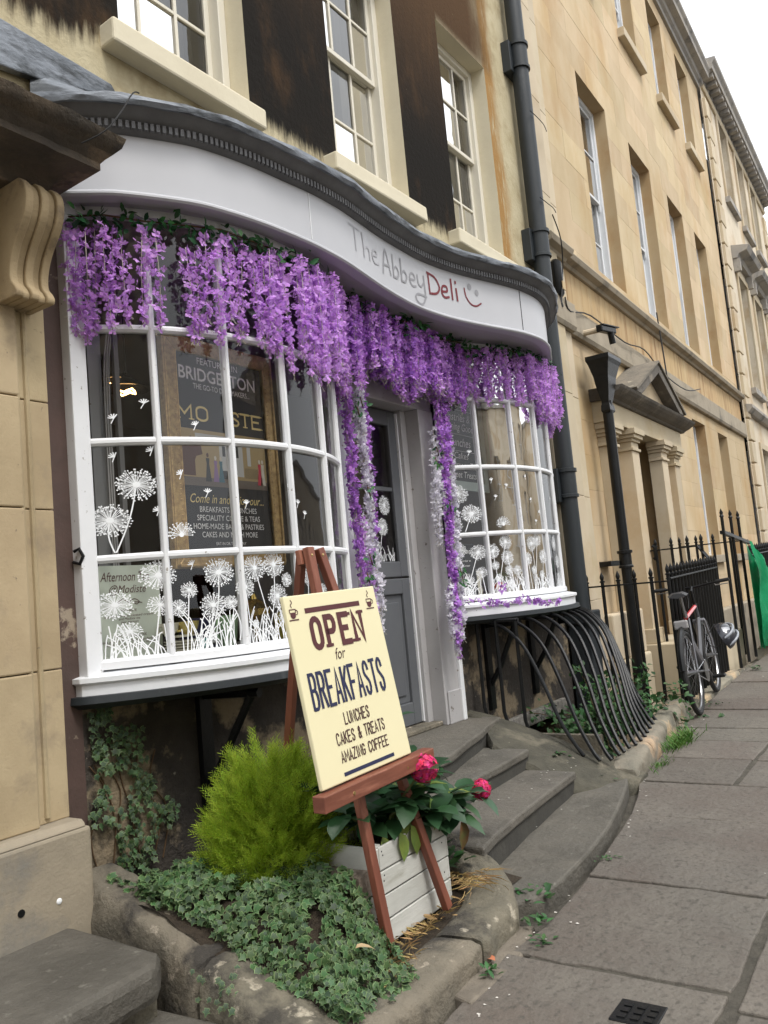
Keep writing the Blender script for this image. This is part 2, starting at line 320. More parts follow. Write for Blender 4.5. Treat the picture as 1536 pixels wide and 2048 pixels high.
def leaf(mb, p, d, n, ln, w, mi=0, fold=.25, droop=.15, seg=2):
    p = Vector(p); d = Vector(d).normalized(); n = Vector(n); s = d.cross(n)
    if s.length < 1e-3: s = d.orthogonal()
    s.normalize(); n = s.cross(d).normalized(); vs = [p]; m = []
    prof = {2: [(.3, .85), (.62, .9)], 3: [(.2, .7), (.45, 1), (.75, .7)]}[seg]
    for t, ww in prof:
        c = p + d * ln * t - n * droop * ln * t * t
        vs += [c + s * w / 2 * ww + n * fold * w * .5, c, c - s * w / 2 * ww + n * fold * w * .5]
    vs.append(p + d * ln - n * droop * ln)
    fs = [(0, 1, 2), (0, 2, 3)]
    for k in range(len(prof) - 1):
        o = 1 + 3 * k; fs += [(o, o + 3, o + 4, o + 1), (o + 1, o + 4, o + 5, o + 2)]
    o = 1 + 3 * (len(prof) - 1); e = len(vs) - 1; fs += [(o, e, o + 1), (o + 1, e, o + 2)]
    mb.add(vs, fs, mi)
def rv(a=1): return Vector((random.gauss(0, a), random.gauss(0, a), random.gauss(0, a)))
def pipe_at(path, s):
    for a, b in zip(path[:-1], path[1:]):
        l = (Vector(b) - Vector(a)).length
        if s <= l: return Vector(a).lerp(Vector(b), s / l)
        s -= l
    return Vector(path[-1])

# ================================================================== SETTING: sky is the world; ground, road, pavement
mb = MB()
mb.add([(-60, -90, gz(-60) - .05), (200, -90, gz(200) - .05), (200, -1.0, gz(200) - .05), (4.95, -1.0, gz(4.95) - .05), (4.95, .3, gz(4.95) - .05), (-60, .3, gz(-60) - .05)],
       [(0, 1, 2, 3), (0, 3, 4, 5)])
mb.build('ground', DIRT, kind='structure')
mb = MB()
mb.box(-60, -90, -.2, 200, -6.2, -.02)
for i, v in enumerate(mb.v): mb.v[i] = (v[0], v[1], v[2] + gz(v[0]))
mb.build('road', ROADM, kind='structure')

KP = [(-60, -1.35), (2.1, -1.38), (2.7, -1.36), (3.0, -1.4), (3.66, -1.36), (4.26, -1.3), (4.73, -1.2), (4.95, -1.13), (5.2, -1.12), (6.7, -.98), (8.0, -.93), (9, -.92), (200, -.92)]
def kerb_y(x):
    for a, b in zip(KP[:-1], KP[1:]):
        if a[0] <= x <= b[0]: return a[1] + (b[1] - a[1]) * (x - a[0]) / (b[0] - a[0])
    return -.92
pav = O('pavement', None, kind='structure')
kindof(pav, 'structure')
pb = MB(); pb.box(-20, -6.2, -.05, 45, -1.45, -.004)
for i, v in enumerate(pb.v): pb.v[i] = (v[0], v[1], v[2] + gz(v[0]))
pb.build('bedding', DIRT, pav, kind='structure')
def flag(x0, x1, y0, y1, kerbside=False, g=.008, lift=None):
    lift = random.uniform(.001, .007) if lift is None else lift
    j = lambda: random.uniform(-.012, .012)
    base = [(x0 + g + j(), y0 + g + j()), (x1 - g + j(), y0 + g + j())]
    n = 4 if kerbside else 2
    top = []
    for i in range(n):
        x = x1 - g - (x1 - x0 - 2 * g) * i / (n - 1); top.append((x, (kerb_y(x) if kerbside else y1) - g + (0 if kerbside else j())))
    poly = []
    ring = base + top
    for a, b in zip(ring, ring[1:] + ring[:1]):
        poly.append(a)
        ns_ = int((Vector(a) - Vector(b)).length / .09) if x0 > 1.5 and x1 < 9 else 1
        for q in range(1, ns_):
            t = q / ns_; w_ = .004 + (.010 if random.random() < .12 else 0); poly.append((a[0] * (1 - t) + b[0] * t + random.uniform(-w_, w_), a[1] * (1 - t) + b[1] * t + random.uniform(-w_, w_)))
    m = MB(); m.prism(poly, 'z', -.05, lift)
    tx = random.uniform(-.004, .004)
    for i, v in enumerate(m.v): m.v[i] = (v[0], v[1], v[2] + gz(v[0]) + (v[0] - x0) * tx)
    m.build('flagstone', PAVE, pav, bevel=.006)
xs = [-2.4, -1.5, -.7, .1, .9, 1.75, 2.72, 3.48, 4.34, 4.98, 5.55, 6.05, 6.46, 7.15, 7.6, 8.5, 9.1, 9.9, 10.6, 11.3, 12.2, 13, 14, 15, 16.2, 17.4, 18.5, 20, 21.5, 23, 25, 27, 30]
for i, (a, b) in enumerate(zip(xs[:-1], xs[1:])):
    yj = -2.12 + random.uniform(-.05, .05) if i > 6 else -2.12
    if 4.9 < a < 6.6:                       # these rows have a second joint
        yj = -1.68
        flag(a, b, -2.6, yj)
    elif abs(a - 2.72) < .01 or a > 6.6: flag(a, b, -2.6 if random.random() < .5 and a > 6.6 else yj, yj) if False else None
    flag(a, b, yj, 0, True, g=.01 if a > 3 else .013)
def column(y0, y1, st, x=-2.5, end=24):
    while x < end:
        w = random.choice(st) * random.uniform(.85, 1.15); flag(x, x + w, y0, y1); x += w
x = -2.4
for w in (.9, .85, .9, .8, .95, .62, .55, .78, .9, .72, .6): 
    flag(x, x + w, -2.9, -2.15); x += w
column(-2.9, -2.62, (.6, .8), x=4.98); 
for a, b in zip((6.46, 7.3, 8.2, 9.0, 9.9, 11, 12, 13.2, 14.5, 16, 17.5), (7.3, 8.2, 9.0, 9.9, 11, 12, 13.2, 14.5, 16, 17.5, 19)): flag(a, b, -2.6, -2.14)
column(-3.7, -2.92, (.7, .9, 1.1)); column(-4.6, -3.72, (.8, 1.0)); column(-5.4, -4.62, (.8, 1.1)); column(-6.2, -5.42, (.9, 1.2))
# rough strip of broken stone against the bed kerb
m = MB(); m.prism([(2.35, -1.42), (2.66, -1.44), (2.97, -1.36), (2.92, -1.25), (2.4, -1.25)], 'z', -.05, -.004)
m.build('edging_stone', mat('edging', (.21, .18, .14), (.14, .12, .095), ns=12, rough=.95, bump=1, bs=30, bd=.01), pav, bevel=.01)
# square iron cover let into the flags
dc = T('drain_cover', 'small square cast iron cover set in the paving near the lower right corner', 'drain cover', (2.50, -1.905, gz(2.53) + .0095))
m = MB(); m.box(-.065, -.07, -.03, .065, .07, 0); m.build('plate', IRON, dc, bevel=.003)
m = MB()
for k in range(3):
    for q in range(3): m.box(-.05 + k * .035, -.055 + q * .04, 0, -.026 + k * .035, -.03 + q * .04, .004)
m.build('tread_pattern', IRON, dc)

# ------------------------------------------------------------------ shop front ground works
def strip_loft(mb, pts, wfn, zb, n=7):
    """pts: [(x,y,ztop)] centre line of a rounded stone kerb"""
    base = len(mb.v); P = [Vector(p) for p in pts]; k = n + 2
    for i, p in enumerate(P):
        t = (P[min(i + 1, len(P) - 1)] - P[max(i - 1, 0)]); t.z = 0; t.normalize(); nn = Vector((t.y, -t.x, 0)); w = wfn(i / (len(P) - 1)) if callable(wfn) else wfn
        e = .985 if 0 < i < len(P) - 1 else .9
        row = [(-w, zb)] + [(-w * cos(pi * j / (n - 1)) if True else 0, None) for j in range(n)] + [(w, zb)]
        for j, (o, z) in enumerate(row):
            if z is None:
                a = pi * (j - 1) / (n - 1); c = cos(a); o = -w * (abs(c) ** .45) * (1 if c > 0 else -1) * e; z = zb + (p.z * (1 if e > .95 else .96) - zb) * (.55 + .45 * sin(a) ** .5 if sin(a) > 0 else .55)
            mb.v.append((p.x + nn.x * o, p.y + nn.y * o, z))
    for i in range(len(P) - 1):
        for j in range(k - 1):
            a = base + i * k + j; mb.f.append((a, a + 1, a + 1 + k, a + k)); mb.m.append(0)
    mb.f.append(tuple(base + j for j in range(k))); mb.m.append(0)
    mb.f.append(tuple(base + (len(P) - 1) * k + j for j in range(k))); mb.m.append(0)
def rough_rock(mb, amp=.014):
    for i in range(len(mb.v)):
        v = Vector(mb.v[i]); d = Vector((0, 0, 0))
        for sc, a in ((5, 1), (11, .6), (24, .38), (50, .2)): d += noise.noise_vector(v * sc + Vector((3.1, 0, 7))) * amp * a
        c = noise.noise(v * 17); d *= 1 + .8 * max(0, c); mb.v[i] = tuple(v + d)
def dens(pts, step=.05):
    out = []
    for a, b in zip(pts[:-1], pts[1:]):
        a, b = Vector(a), Vector(b); n = max(1, int((b - a).length / step))
        for i in range(n): out.append(a.lerp(b, i / n))
    out.append(Vector(pts[-1])); return out
def kerb_stones(parent, pts, w, zb, mats, seglen=.7, amp=.012, gap=.008):
    D = dens(pts, .018); i = 0
    while i < len(D) - 2:
        k = min(len(D) - 1, i + max(4, int(seglen * random.uniform(.8, 1.2) / .018)))
        if len(D) - 1 - k < 9: k = len(D) - 1
        seg = D[i:k + 1]; seg = [seg[0] + (seg[1] - seg[0]).normalized() * gap] + seg[1:-1] + [seg[-1] - (seg[-1] - seg[-2]).normalized() * gap]
        m = MB(); strip_loft(m, seg, w * random.uniform(.96, 1.05), zb, 19); rough_rock(m, amp)
        m.build('kerb_stone', mats, parent, smooth=True); i = k
bed = T('planting_bed_kerb', 'rounded mossy stone kerb curving around the planted bed beside the steps', 'stone kerb', (2.6, -1.2, 0))
bed.location = (0, 0, 0)
kerb_stones(bed, [(1.92, -1.245, .08), (2.2, -1.25, .08), (2.55, -1.245, .085), (2.88, -1.215, .10), (3.04, -1.14, .13), (3.12, -1.02, .17), (3.17, -.88, .22), (3.17, -.68, .28), (3.15, -.4, .35), (3.12, -.1, .40)], .105, -.08, DARKST, .75)
kerb_stones(bed, [(1.97, -.10, .40), (1.95, -.35, .335), (1.93, -.6, .27), (1.9, -.85, .20), (1.88, -1.08, .13), (1.86, -1.28, .08)], .10, -.1, DARKST, .62, .016)

st = T('entrance_steps', 'worn grey stone steps leading up to the open shop door', 'steps', (0, 0, 0))
def slab(poly, z0, z1, name='step', par=st, m_=STEPM, bev=.014):
    m = MB(); P = []
    for a, b in zip(poly, poly[1:] + poly[:1]):
        L = (Vector(a) - Vector(b)).length; n = max(1, int(L / .12))
        for i in range(n): P.append((a[0] + (b[0] - a[0]) * i / n + random.uniform(-.003, .003), a[1] + (b[1] - a[1]) * i / n + random.uniform(-.003, .003)))
    m.prism(P, 'z', z0, z1); return m.build(name, m_, par, bevel=bev)
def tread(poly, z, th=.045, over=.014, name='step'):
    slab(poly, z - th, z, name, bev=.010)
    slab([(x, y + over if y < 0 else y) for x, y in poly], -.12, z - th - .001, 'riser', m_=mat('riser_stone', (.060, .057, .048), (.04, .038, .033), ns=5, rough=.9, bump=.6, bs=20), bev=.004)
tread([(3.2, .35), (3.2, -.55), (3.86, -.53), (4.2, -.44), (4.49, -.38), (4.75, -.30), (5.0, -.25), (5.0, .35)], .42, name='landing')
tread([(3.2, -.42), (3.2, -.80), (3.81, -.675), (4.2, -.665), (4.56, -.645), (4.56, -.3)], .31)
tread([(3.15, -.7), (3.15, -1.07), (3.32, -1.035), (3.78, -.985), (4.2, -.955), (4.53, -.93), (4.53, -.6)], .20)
m = MB(); P_ = [(3.0, -.9), (3.02, -1.25), (3.10, -1.31), (3.3, -1.335), (3.66, -1.325), (4.0, -1.295), (4.26, -1.25), (4.55, -1.19), (4.75, -1.145), (4.93, -1.09), (4.93, -.85)]
m.prism(P_, 'z', -.08, 0); m.v = [(x, y, z + (gz(x) + .042 if z > -.01 else 0)) for x, y, z in m.v]; m.build('bottom_slab', STEPM, st, bevel=.012)
sw = T('step_side_wall', 'dark sloping stone side wall at the right of the entrance steps', 'side wall'); m = MB()
ST_ = [(.02, 4.95, .43, .45), (-.2, 4.86, .41, .40), (-.3, 4.66, .38, .375), (-.42, 4.50, .34, .335), (-.55, 4.49, .27, .29), (-.68, 4.50, .225, .245), (-.8, 4.48, .17, .20), (-.92, 4.49, .12, .165), (-1.02, 4.62, .085, .13), (-1.10, 4.78, .07, .10), (-1.16, 4.88, .06, .08)]
SQ = []
for a, b in zip(ST_[:-1], ST_[1:]):
    for k in range(4): SQ.append(tuple(a[q] + (b[q] - a[q]) * k / 4 for q in range(4)))
SQ.append(ST_[-1])
for (y, xi, zi, zr) in SQ:
    row = [(xi, -.1), (xi + .005, zi - .03), (xi + .03, zi)] + [(xi + .03 + (4.99 - xi - .03) * f, zi + (zr - zi) * f + .012 * sin(pi * f)) for f in (.2, .4, .6, .8)] + [(4.99, zr + .006), (5.04, zr + .01), (5.08, zr - .005), (5.1, zr - .04), (5.1, -.1)]
    m.v += [(x, y, z) for x, z in row]
kk_ = 12
for i_ in range(len(SQ) - 1):
    for j_ in range(kk_ - 1): a = i_ * kk_ + j_; m.f.append((a, a + 1, a + 1 + kk_, a + kk_)); m.m.append(0)
m.f += [tuple(range(kk_)), tuple((len(SQ) - 1) * kk_ + q for q in range(kk_))[::-1]]; m.m += [0, 0]
rough_up(m, .010, 11); m.build('wall_stone', mat('mossy_side_stone', (.095, .088, .066), (.055, .052, .04), ns=6, rough=.95, bump=1, bs=38, bd=.015, c3=(.15, .135, .10), s3=4, lo=.55, hi=.66, c4=(.30, .27, .21), s4=16, lo4=.68, hi4=.75), sw, smooth=True)
gk = T('area_kerb', 'rough stone kerb with patched pale mortar at the foot of the bowed window grille', 'stone kerb')
kerb_stones(gk, [(4.93, -1.07, .13), (5.05, -1.04, .17), (5.3, -1.02, .19), (5.8, -.97, .205), (6.3, -.91, .22), (6.7, -.86, .22), (7.05, -.82, .23)], .085, -.1, KERBR, .55, .016)

lst = T('side_steps', 'broad worn stone steps below the neighbouring doorway at the lower left', 'steps')
slab([(.2, -.1), (.2, -.76), (1.0, -.77), (1.70, -.74), (1.775, -.66), (1.80, -.1)], .15, .262, 'step', lst, STEPM, .03)
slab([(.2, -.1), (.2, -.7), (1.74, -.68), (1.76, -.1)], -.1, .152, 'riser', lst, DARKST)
slab([(.2, -.5), (.2, -1.12), (1.5, -1.12), (1.76, -1.08), (1.80, -.9), (1.78, -.6)], -.1, .085, 'step', lst, STEPM, .025)

# soil of the bed (a low uneven mound)
m = MB(); nx, ny = 14, 12
for i in range(nx + 1):
    for k in range(ny + 1):
        x = 1.95 + 1.33 * i / nx; y = -1.17 + 1.17 * k / ny; z = .05 + .012 * noise.noise(Vector((x * 9, y * 9, 0))) + max(0, (y + 1.17)) * .11 + max(0, 2.35 - x) * .12
        m.v.append((x, y, z))
for i in range(nx):
    for k in range(ny): a = i * (ny + 1) + k; m.f.append((a, a + 1, a + ny + 2, a + ny + 1)); m.m.append(0)
m.build('bed_soil', SOIL, smooth=True, kind='structure')

# basement areas: floor and street-side retaining walls
m = MB(); m.box(5.12, -.98, -1.6, 7.1, .05, -1.5); m.box(5.1, -.92, -1.6, 7.1, -.9, .06); m.box(7.15, -.80, -1.9, 40, .1, -1.8); m.box(7.15, -.82, -1.9, 40, -.78, gz(7.2) + .02)
m.box(5.05, -.9, -1.6, 5.1, .05, .3)
m.build('basement_area', DARKST, kind='structure')

# ================================================================== THE SHOP
shop = T('shop_building', 'cream and soot blackened shop building with two white bow windows and a curved sign board', 'shop')
def arc(x0, x1, d, y0, N=24, t0=0, t1=1):
    h = (x1 - x0) / 2; R = (h * h + d * d) / (2 * d); cx = (x0 + x1) / 2; cy = y0 - d + R; a = math.asin(h / R)
    return [(cx + R * sin(-a + 2 * a * (t0 + (t1 - t0) * i / N)), cy - R * cos(-a + 2 * a * (t0 + (t1 - t0) * i / N))) for i in range(N + 1)]

# upper facade, soot mask in the paint
fm = mat('shop_facade_paint', (.52, .46, .315), (.44, .375, .24), ns=3.5, rough=.95, bump=.7, bs=26, bd=.010, c3=(.30, .235, .135), s3=2.2, lo=.52, hi=.7, spec=.12)
nt = fm.node_tree; N = nt.nodes; L = nt.links; bs_ = N['Principled BSDF']; src = bs_.inputs['Base Color'].links[0].from_socket
geo = N.new('ShaderNodeNewGeometry'); sx = N.new('ShaderNodeSeparateXYZ'); L.new(geo.outputs['Position'], sx.inputs[0])
def math_(op, a, b=None, clamp=False):
    n = N.new('ShaderNodeMath'); n.operation = op; n.use_clamp = clamp
    for i, v in enumerate((a, b)):
        if v is None: continue
        if isinstance(v, (int, float)): n.inputs[i].default_value = v
        else: L.new(v, n.inputs[i])
    return n.outputs[0]
def nz_(scale, st, det=6):
    mp = N.new('ShaderNodeMapping'); mp.inputs['Scale'].default_value = st; L.new(geo.outputs['Position'], mp.inputs[0])
    t = N.new('ShaderNodeTexNoise'); t.inputs['Scale'].default_value = scale; t.inputs['Detail'].default_value = det; t.inputs['Roughness'].default_value = .65; L.new(mp.outputs[0], t.inputs['Vector']); return t.outputs['Fac']
def sstep(v, a, b):
    n = N.new('ShaderNodeMapRange'); n.interpolation_type = 'SMOOTHSTEP'; n.inputs[1].default_value = a; n.inputs[2].default_value = b; L.new(v, n.inputs[0]); return n.outputs[0]
streak = nz_(5, (5, 1, .7)); blot = nz_(2.2, (1, 1, 1))
zz = math_('ADD', sx.outputs['Z'], math_('MULTIPLY', math_('SUBTRACT', streak, .5), .26))
zz2 = math_('ADD', zz, math_('MULTIPLY', math_('SUBTRACT', 1, sstep(sx.outputs['X'], 2.0, 2.5)), .16))
m1 = math_('MULTIPLY', sstep(zz2, 3.90, 4.03), math_('SUBTRACT', 1, sstep(sx.outputs['X'], 5.58, 5.66)))
xx = math_('ADD', sx.outputs['X'], math_('MULTIPLY', math_('SUBTRACT', nz_(3, (1, 1, .4)), .5), .5))
m2 = math_('MULTIPLY', sstep(sx.outputs['Z'], 5.7, 5.9), math_('SUBTRACT', 1, sstep(xx, 6.2, 6.75)))
chips = math_('SUBTRACT', 1, sstep(nz_(14, (1.6, 1, .5), 3), .73, .76))
mask = math_('MULTIPLY', math_('MAXIMUM', m1, m2, True), chips)
def mixc(f, a, c):
    x = N.new('ShaderNodeMix'); x.data_type = 'RGBA'; L.new(f, x.inputs[0])
    if isinstance(a, tuple): x.inputs[6].default_value = (*a, 1)
    else: L.new(a, x.inputs[6])
    if isinstance(c, tuple): x.inputs[7].default_value = (*c, 1)
    else: L.new(c, x.inputs[7])
    return x.outputs[2]
soot = mixc(sstep(nz_(1.6, (1.5, 1, .6)), .5, .72), (.014, .012, .010), (.060, .035, .018))
soot = mixc(sstep(math_('ADD', sx.outputs['Z'], math_('MULTIPLY', streak, .5)), 4.75, 6.6), soot, (.085, .048, .024))
orange = math_('MULTIPLY', math_('MULTIPLY', sstep(sx.outputs['X'], 6.36, 6.44), math_('SUBTRACT', 1, sstep(xx, 6.48, 6.7))), sstep(streak, .3, .5))
L.new(mixc(mask, mixc(orange, src, (.33, .19, .07)), soot), bs_.inputs['Base Color'])

def wall_open(mb, x0, x1, z0, z1, ops, y=0, depth=.18, back=.4, mi=0, mr=None):
    """a wall slab front face at y with rectangular openings and reveals"""
    X = sorted({x0, x1, *[o[0] for o in ops], *[o[1] for o in ops]}); Z = sorted({z0, z1, *[o[2] for o in ops], *[o[3] for o in ops]})
    X = [v for v in X if x0 <= v <= x1]; Z = [v for v in Z if z0 <= v <= z1]
    for a, b in zip(X[:-1], X[1:]):
        for c, d in zip(Z[:-1], Z[1:]):
            if any(o[0] <= (a + b) / 2 <= o[1] and o[2] <= (c + d) / 2 <= o[3] for o in ops): continue
            mb.add([(a, y, c), (b, y, c), (b, y, d), (a, y, d)], [(0, 1, 2, 3)], mi)
    mr = mi if mr is None else mr
    for a, b, c, d in ops:
        y2 = y + depth
        mb.add([(a, y, c), (a, y, d), (a, y2, d), (a, y2, c)], [(0, 1, 2, 3)], mr); mb.add([(b, y, c), (b, y2, c), (b, y2, d), (b, y, d)], [(0, 1, 2, 3)], mr)
        mb.add([(a, y, d), (b, y, d), (b, y2, d), (a, y2, d)], [(0, 1, 2, 3)], mr); mb.add([(a, y, c), (a, y2, c), (b, y2, c), (b, y, c)], [(0, 1, 2, 3)], mr)
    mb.add([(x0, y + back, z0), (x1, y + back, z0), (x1, y + back, z1), (x0, y + back, z1)], [(0, 1, 2, 3)] if not ops else [], mi)
UW = [(2.40, 3.27, 3.96, 5.78), (4.05, 4.90, 3.99, 5.80), (5.58, 6.42, 4.00, 5.82)]
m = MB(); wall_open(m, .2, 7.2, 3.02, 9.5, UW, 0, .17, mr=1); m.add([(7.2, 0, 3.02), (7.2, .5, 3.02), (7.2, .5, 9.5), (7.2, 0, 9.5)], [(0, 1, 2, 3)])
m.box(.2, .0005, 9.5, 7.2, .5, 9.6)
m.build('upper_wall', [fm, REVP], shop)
def sash(parent, x0, x1, z0, z1, y, cols, rows, frame, rail=None, fw=.055, bar=.022, curtain=None, glass=None, horns=False, sillm=None, name='window'):
    """box frame, two sashes, glazing bars, one pane object per light"""
    w = E(name, parent); m = MB(); zr = rail or (z0 + z1) / 2
    m.box(x0, y - .02, z0, x0 + fw, y + .10, z1); m.box(x1 - fw, y - .02, z0, x1, y + .10, z1); m.box(x0 + fw, y - .02, z1 - fw, x1 - fw, y + .10, z1); m.box(x0 + fw, y - .02, z0, x1 - fw, y + .10, z0 + fw)
    m.build('frame', frame, w, bevel=.004, seg=1)
    a, b = x0 + fw, x1 - fw
    for nm, c, d, yy in (('upper_sash', zr - .02, z1 - fw, y + .012), ('lower_sash', z0 + fw, zr + .02, y + .052)):
        m = MB(); s = .036
        m.box(a, yy, c, a + s, yy + .035, d); m.box(b - s, yy, c, b, yy + .035, d); m.box(a + s, yy, d - s, b - s, yy + .035, d); m.box(a + s, yy, c, b - s, yy + .035, c + s)
        for k in range(1, cols): x = a + (b - a) * k / cols; m.box(x - bar / 2, yy + .002, c + s, x + bar / 2, yy + .03, d - s)
        for k in range(1, rows):
            z = c + (d - c) * k / rows
            for q in range(cols):
                xa = a + (b - a) * q / cols + (bar / 2 if q else s); xb = a + (b - a) * (q + 1) / cols - (bar / 2 if q < cols - 1 else s); m.box(xa, yy + .003, z - bar / 2, xb, yy + .029, z + bar / 2)
        if horns and nm == 'upper_sash':
            for x in (a, b - .03): m.prism([(x, c), (x + .03, c), (x + .022, c - .09), (x + .008, c - .09)], 'y', yy, yy + .03)
        m.build(nm, frame, w, bevel=.003, seg=1)
        for q in range(cols):
            for r in range(rows):
                xa, xb = a + (b - a) * q / cols, a + (b - a) * (q + 1) / cols; za, zb = c + (d - c) * r / rows, c + (d - c) * (r + 1) / rows; t = random.uniform(-.002, .002)
                g = MB().add([(xa, yy + .016 + t, za), (xb, yy + .016 - t, za), (xb, yy + .016 - t, zb), (xa, yy + .016 + t, zb)], [(0, 1, 2, 3)]); g.build('pane', glass or GLASS_UP, w)
    if curtain:
        for (u0, u1) in curtain:
            m = MB(); n = 16
            for i in range(n + 1):
                x = x0 + (x1 - x0) * (u0 + (u1 - u0) * i / n); yy = y + .2 + .025 * sin(i * 1.9) + .01 * sin(i * 3.1)
                m.v += [(x, yy, z0), (x, yy + .01, z1)]
            for i in range(n): m.f.append((2 * i, 2 * i + 2, 2 * i + 3, 2 * i + 1)); m.m.append(0)
            m.build('curtain', mat('curtain', (.34, .33, .30), rough=.9), w, smooth=True)
    return w
for i, (a, b, c, d) in enumerate(UW):
    w = sash(shop, a, b, c, d, .15, 3, 2, CREAMF, c + .98, curtain=[(.0, .2), (.62, 1)] if i == 0 else [(.5, 1)] if i == 1 else [(.45, 1)], glass=GLASS_UP)
    m = MB(); m.box(a - .14 if i else a - .11, -.10, c - .115, b + .02 if i == 0 else b + .06, .03, c); rough_up(m, .006, 5)
    m.build('window_sill', REVP, w, bevel=.012)
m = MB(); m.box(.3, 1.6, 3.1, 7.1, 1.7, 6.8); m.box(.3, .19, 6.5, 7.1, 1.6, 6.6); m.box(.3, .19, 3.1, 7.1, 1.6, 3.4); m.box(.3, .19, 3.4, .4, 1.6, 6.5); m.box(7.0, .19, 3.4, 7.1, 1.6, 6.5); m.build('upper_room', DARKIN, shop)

# ------- bow windows
LB = (2.05, 3.75, .38, 0); RB = (4.90, 6.65, .37, 0)
def bow_window(name, B, ztr, zglass, zb, ztop, nn=6):
    w = E(name, shop); x0, x1, d, y0 = B; P6 = arc(x0, x1, d, y0, nn); PF = arc(x0, x1, d, y0, nn * 4)
    zs = [zglass] + ztr + [ztop]
    for k, z in enumerate(ztr):                                         # curved horizontal glazing bars
        m = MB(); m.sweep(PF, [(-.012, z - .016), (.010, z - .016), (.020, z - .006), (.020, z + .006), (.010, z + .016), (-.012, z + .016)]); m.build('glazing_bar', WHITE, w, smooth=True)
    for k, (x, y) in enumerate(P6):
        if k in (0, nn): continue
        a = arc(x0, x1, d, y0, 400); t = Vector((P6[k + 1][0] - P6[k - 1][0], P6[k + 1][1] - P6[k - 1][1], 0)).normalized(); nv = Vector((t.y, -t.x, 0)); c = Vector((x, y, 0))
        poly = [c + t * s * .015 + nv * o for s, o in ((-1, -.02), (1, -.02), (1, .008), (.45, .024), (-.45, .024), (-1, .008))]
        m = MB(); m.prism([(p.x, p.y) for p in poly], 'z', zglass, ztop); m.build('mullion', WHITE, w, bevel=.002, seg=1)
    for k in range(nn):                                                 # glass, one light at a time
        (ax, ay), (bx, by) = P6[k], P6[k + 1]; mx, my = arc(x0, x1, d, y0, 2, k / nn, (k + 1) / nn)[1]
        for q in range(len(zs) - 1):
            m = MB(); c = random.uniform(-.003, .003); pts = arc(x0, x1, d, y0, 4, k / nn, (k + 1) / nn)
            # old panes are nearly flat between the bars
            pts = [(ax + (bx - ax) * i / 4 + (p[0] - ax - (bx - ax) * i / 4) * .35, ay + (by - ay) * i / 4 + (p[1] - ay - (by - ay) * i / 4) * .35) for i, p in enumerate(pts)]
            for (px, py) in pts: m.v += [(px, py + c, zs[q]), (px, py - c, zs[q + 1])]
            for i in range(4): m.f.append((2 * i, 2 * i + 2, 2 * i + 3, 2 * i + 1)); m.m.append(0)
            m.build('pane', GLASS, w, smooth=True)
    # sill: white board bowing with the window, top bead, black ledge beneath
    S = arc(x0 - .03, x1 + .03, d + .03, y0 - .02, 30); S = [(S[0][0], .02)] + S + [(S[-1][0], .02)]
    m = MB(); m.sweep(S, [(-.09, zb), (.035, zb), (.035, zglass - .05), (.05, zglass - .04), (.05, zglass - .022), (.0, zglass - .012), (-.09, zglass + .006)]); m.build('sill_board', SILLW, w, smooth=True, bevel=.003, seg=1)
    m = MB(); m.sweep(PF, [(-.03, zglass), (.026, zglass), (.026, zglass + .028), (.012, zglass + .04), (-.03, zglass + .04)]); m.build('bottom_rail', WHITE, w, smooth=True)
    m = MB(); m.sweep(S, [(-.12, zb - .05), (.03, zb - .05), (.065, zb - .028), (.06, zb - .001), (-.12, zb - .001)]); m.build('black_ledge', PIPE, w, smooth=True)
    m = MB(); m.sweep(PF, [(-.03, ztop - .02), (.022, ztop - .02), (.022, ztop + .09), (-.03, ztop + .09)]); m.build('head_rail', WHITE, w, smooth=True)
    for x, s in ((x0, -1), (x1, 1)):
        m = MB(); a, b = (x - .045, x + .03) if s < 0 else (x - .03, x + .06); m.box(a, -.055, zb + .02, b, .10, ztop + .10); m.build('jamb', WHITE, w, bevel=.004)
    # window board inside (display shelf)
    inner = [(p[0], p[1] + .03) for p in PF]; m = MB(); m.prism(inner + [(x1, .38), (x0, .38)], 'z', zglass - .03, zglass + .012); m.build('display_shelf', mat('shelf_paint', (.45, .45, .43), rough=.6), w, bevel=.002)
    m = MB(); m.prism(inner + [(x1, .2), (x0, .2)], 'z', ztop + .0, ztop + .05); m.build('window_soffit', INWALL, w)
    return w
bwL = bow_window('bow_window', LB, [1.535, 2.01, 2.485], 1.10, 1.01, 2.99)
bwR = bow_window('bow_window', RB, [1.645, 2.115, 2.60], 1.19, 1.09, 2.99)
bwL['label'] = 'left bow window with dandelion transfers'; bwR['label'] = 'right bow window with dandelion transfers'

